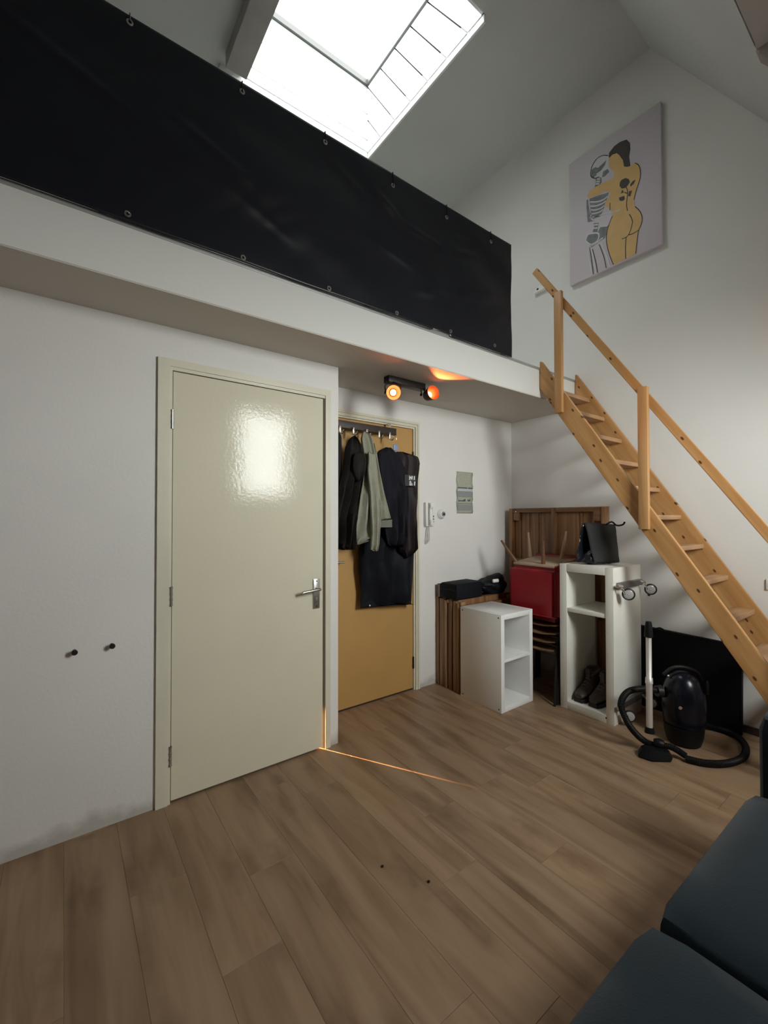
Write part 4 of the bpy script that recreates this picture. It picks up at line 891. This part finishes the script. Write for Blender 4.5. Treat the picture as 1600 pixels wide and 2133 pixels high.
# ---------------------------------------------------------------- vacuum cleaner
t = thing('vacuum_cleaner', (2.5, -1.2, 0), 'dark canister vacuum cleaner with steel tube and curled hose under the stair', 'vacuum cleaner')
MV = mat('navy_black_plastic', (.004, .005, .010), rough=.25, spec=.35); MH = mat('black_hose', (.006, .0055, .0055), rough=.5, spec=.2)
bm = bmesh.new(); bmesh.ops.create_uvsphere(bm, u_segments=32, v_segments=20, radius=1)
for v_ in bm.verts:
    d = v_.co.copy(); r_ = (abs(d[2])**2.6)
    v_.co = Vector((2.555+.105*d[0]*(1+.12*r_), -1.215+.112*d[1]*(1+.12*r_), .213+.205*(abs(d[2])**.8)*(1 if d[2] > 0 else -1)))
    if v_.co[2] < .02: v_.co[2] = .02
body = fin('canister_body', bm, MV, t, smooth=True)
lathe('base_rim', (2.550, -1.215, .006), (0, 0, 1), [(0, 0), (0, .085), (.05, .098), (.10, .103), (.10, 0)], M_black, body, 32)
for c_, r_ in (((2.640, -1.140, .30), .045), ((2.600, -1.315, .34), .038)):
    lathe('wheel', c_, (.3, -1 if c_[1] < -1.2 else 1, 0), [(0, 0), (0, r_), (.010, r_), (.012, r_*.6), (.012, 0)], M_darkmetal, body, 28)
tube('carry_handle', [(2.50, -1.13, .385), (2.52, -1.17, .432), (2.56, -1.22, .440), (2.60, -1.27, .415), (2.61, -1.29, .37)], .010, M_darkmetal, body, 10, 4)
lathe('power_button', (2.446, -1.235, .235), (-1, -.1, 0), [(0, 0), (0, .010), (.004, .008), (.004, 0)], M_chrome, body, 16)
lathe('chrome_stud', (2.49, -1.16, .387), (-.6, 0, .8), [(0, 0), (0, .006), (.004, .005), (.004, 0)], M_chrome, body, 12)
lathe('hose_socket', (2.490, -1.120, .285), (-.8, .6, 0), [(0, 0), (0, .035), (.03, .032), (.03, 0)], M_darkmetal, body, 20)
bx, by = 2.250, -1.150
tube('steel_tube', [(bx, by, .130), (bx, by, .395)], .0165, M_tubesteel, t, 24)
tube('steel_tube', [(bx, by, .396), (bx, by, .425), (bx, by, .43), (bx, by, .68)], [.0195, .0185, .0145, .0145], M_tubesteel, t, 24)
tube('tube_grip', [(bx, by, .655), (bx, by, .72), (bx, by, .742)], [.022, .018, .014], M_black, t, 20)
tube('tube_elbow', [(bx, by, .150), (bx-.004, by-.002, .10), (bx-.010, by-.012, .045)], [.021, .023, .026], M_black, t, 16, 3)
bm = bmesh.new(); add_prism(bm, [(2.155, -1.125), (2.215, -1.100), (2.300, -1.190), (2.300, -1.250), (2.245, -1.262), (2.165, -1.195)], 'z', .003, .052)
for v_ in bm.verts:
    if v_.co[2] > .03: v_.co[0] += (2.235-v_.co[0])*.25; v_.co[1] += (-1.18-v_.co[1])*.25
bmesh.ops.bevel(bm, geom=list(bm.edges), offset=.006, segments=2, affect='EDGES'); fin('floor_nozzle', bm, M_black, t, smooth=True)
def corr(P, r, name, par):
    """ribbed flexible hose"""
    P = smooth_path(P, 10); L = [0]
    for a_, b_ in zip(P, P[1:]): L.append(L[-1]+(b_-a_).length)
    Q = []; R_ = []; n_ = int(L[-1]/.004); j = 0
    for i in range(n_+1):
        s_ = L[-1]*i/n_
        while j < len(L)-2 and L[j+1] < s_: j += 1
        f_ = (s_-L[j])/max(1e-6, L[j+1]-L[j]); Q.append(P[j].lerp(P[j+1], f_)); R_.append(r+(.0012 if i % 2 else -.0012))
    bm = bmesh.new(); add_tube(bm, Q, R_, 14); return fin(name, bm, MH, par, smooth=True)
corr([(2.480, -1.105, .285), (2.38, -1.06, .305), (2.26, -1.03, .305), (2.165, -1.035, .26), (2.165, -1.070, .17), (2.225, -1.105, .085), (2.265, -1.155, .050), (2.300, -1.235, .060), (2.325, -1.300, .030)], .017, 'flexible_hose', t)
tube('hose_handle', [(2.262, -1.165, .066), (2.282, -1.21, .066), (2.300, -1.255, .055), (2.315, -1.30, .030)], [.020, .026, .028, .021], M_black, t, 14, 3)
corr([(2.315, -1.300, .021), (2.345, -1.375, .021), (2.400, -1.430, .021), (2.480, -1.468, .021), (2.570, -1.485, .021), (2.660, -1.478, .021), (2.750, -1.452, .021), (2.825, -1.405, .021), (2.86, -1.345, .021), (2.855, -1.27, .021), (2.80, -1.20, .035), (2.72, -1.165, .07), (2.655, -1.17, .10)], .017, 'flexible_hose', t)

# ---------------------------------------------------------------- sofa
t = thing('blue_sofa', (.8, -2.25, 0), 'dark slate-blue fabric sofa with plump seat cushions', 'sofa')
M_sofa = mat('slate_blue_fabric', (.011, .020, .027), rough=.95, spec=.15, bump=.10, bscale=220, var=.12, vscale=6, sheen=.15)
def cushion(name, lo, hi, r, m, puff=.012, seed=0):
    bm = bmesh.new(); add_box(bm, lo, hi); bmesh.ops.subdivide_edges(bm, edges=bm.edges, cuts=9, use_grid_fill=True)
    c_ = (Vector(lo)+Vector(hi))/2; hf = (Vector(hi)-Vector(lo))/2
    for v_ in bm.verts:
        d = v_.co-c_; q = Vector([d[i]/hf[i] for i in range(3)])
        inn = Vector([max(-hf[i]+r, min(hf[i]-r, d[i])) for i in range(3)]); e = d-inn
        if e.length > 1e-6: e = e.normalized()*r if e.length > r*.999 else e
        v_.co = c_+inn+e
        f_ = (1-q[0]**2)*(1-q[1]**2)
        if abs(q[2]) > .9: v_.co[2] += puff*f_*(1 if q[2] > 0 else 0)+.004*noise.noise(v_.co*6+Vector((seed, 0, 0)))
    return fin(name, bm, m, t, smooth=True)
box('base_frame', (-.085, -2.86, .06), (1.50, -1.84, .25), M_sofa, t, .02, 3)
for x in (-.03, 1.66):
    for y in (-2.78, -1.92): tube('foot', [(x, y, .062), (x, y, .001)], [.025, .018], M_black, t, 12)
cushion('seat_cushion', (.700, -2.60, .252), (1.478, -1.775, .418), .045, M_sofa, .020, 1)
cushion('seat_cushion', (-.080, -2.60, .252), (.690, -1.770, .418), .045, M_sofa, .020, 5)
cushion('arm', (1.482, -2.86, .06), (1.70, -1.790, .665), .05, M_sofa, .010, 9)
cushion('back_rest', (-.080, -2.86, .252), (1.478, -2.62, .80), .06, M_sofa, 0, 12)
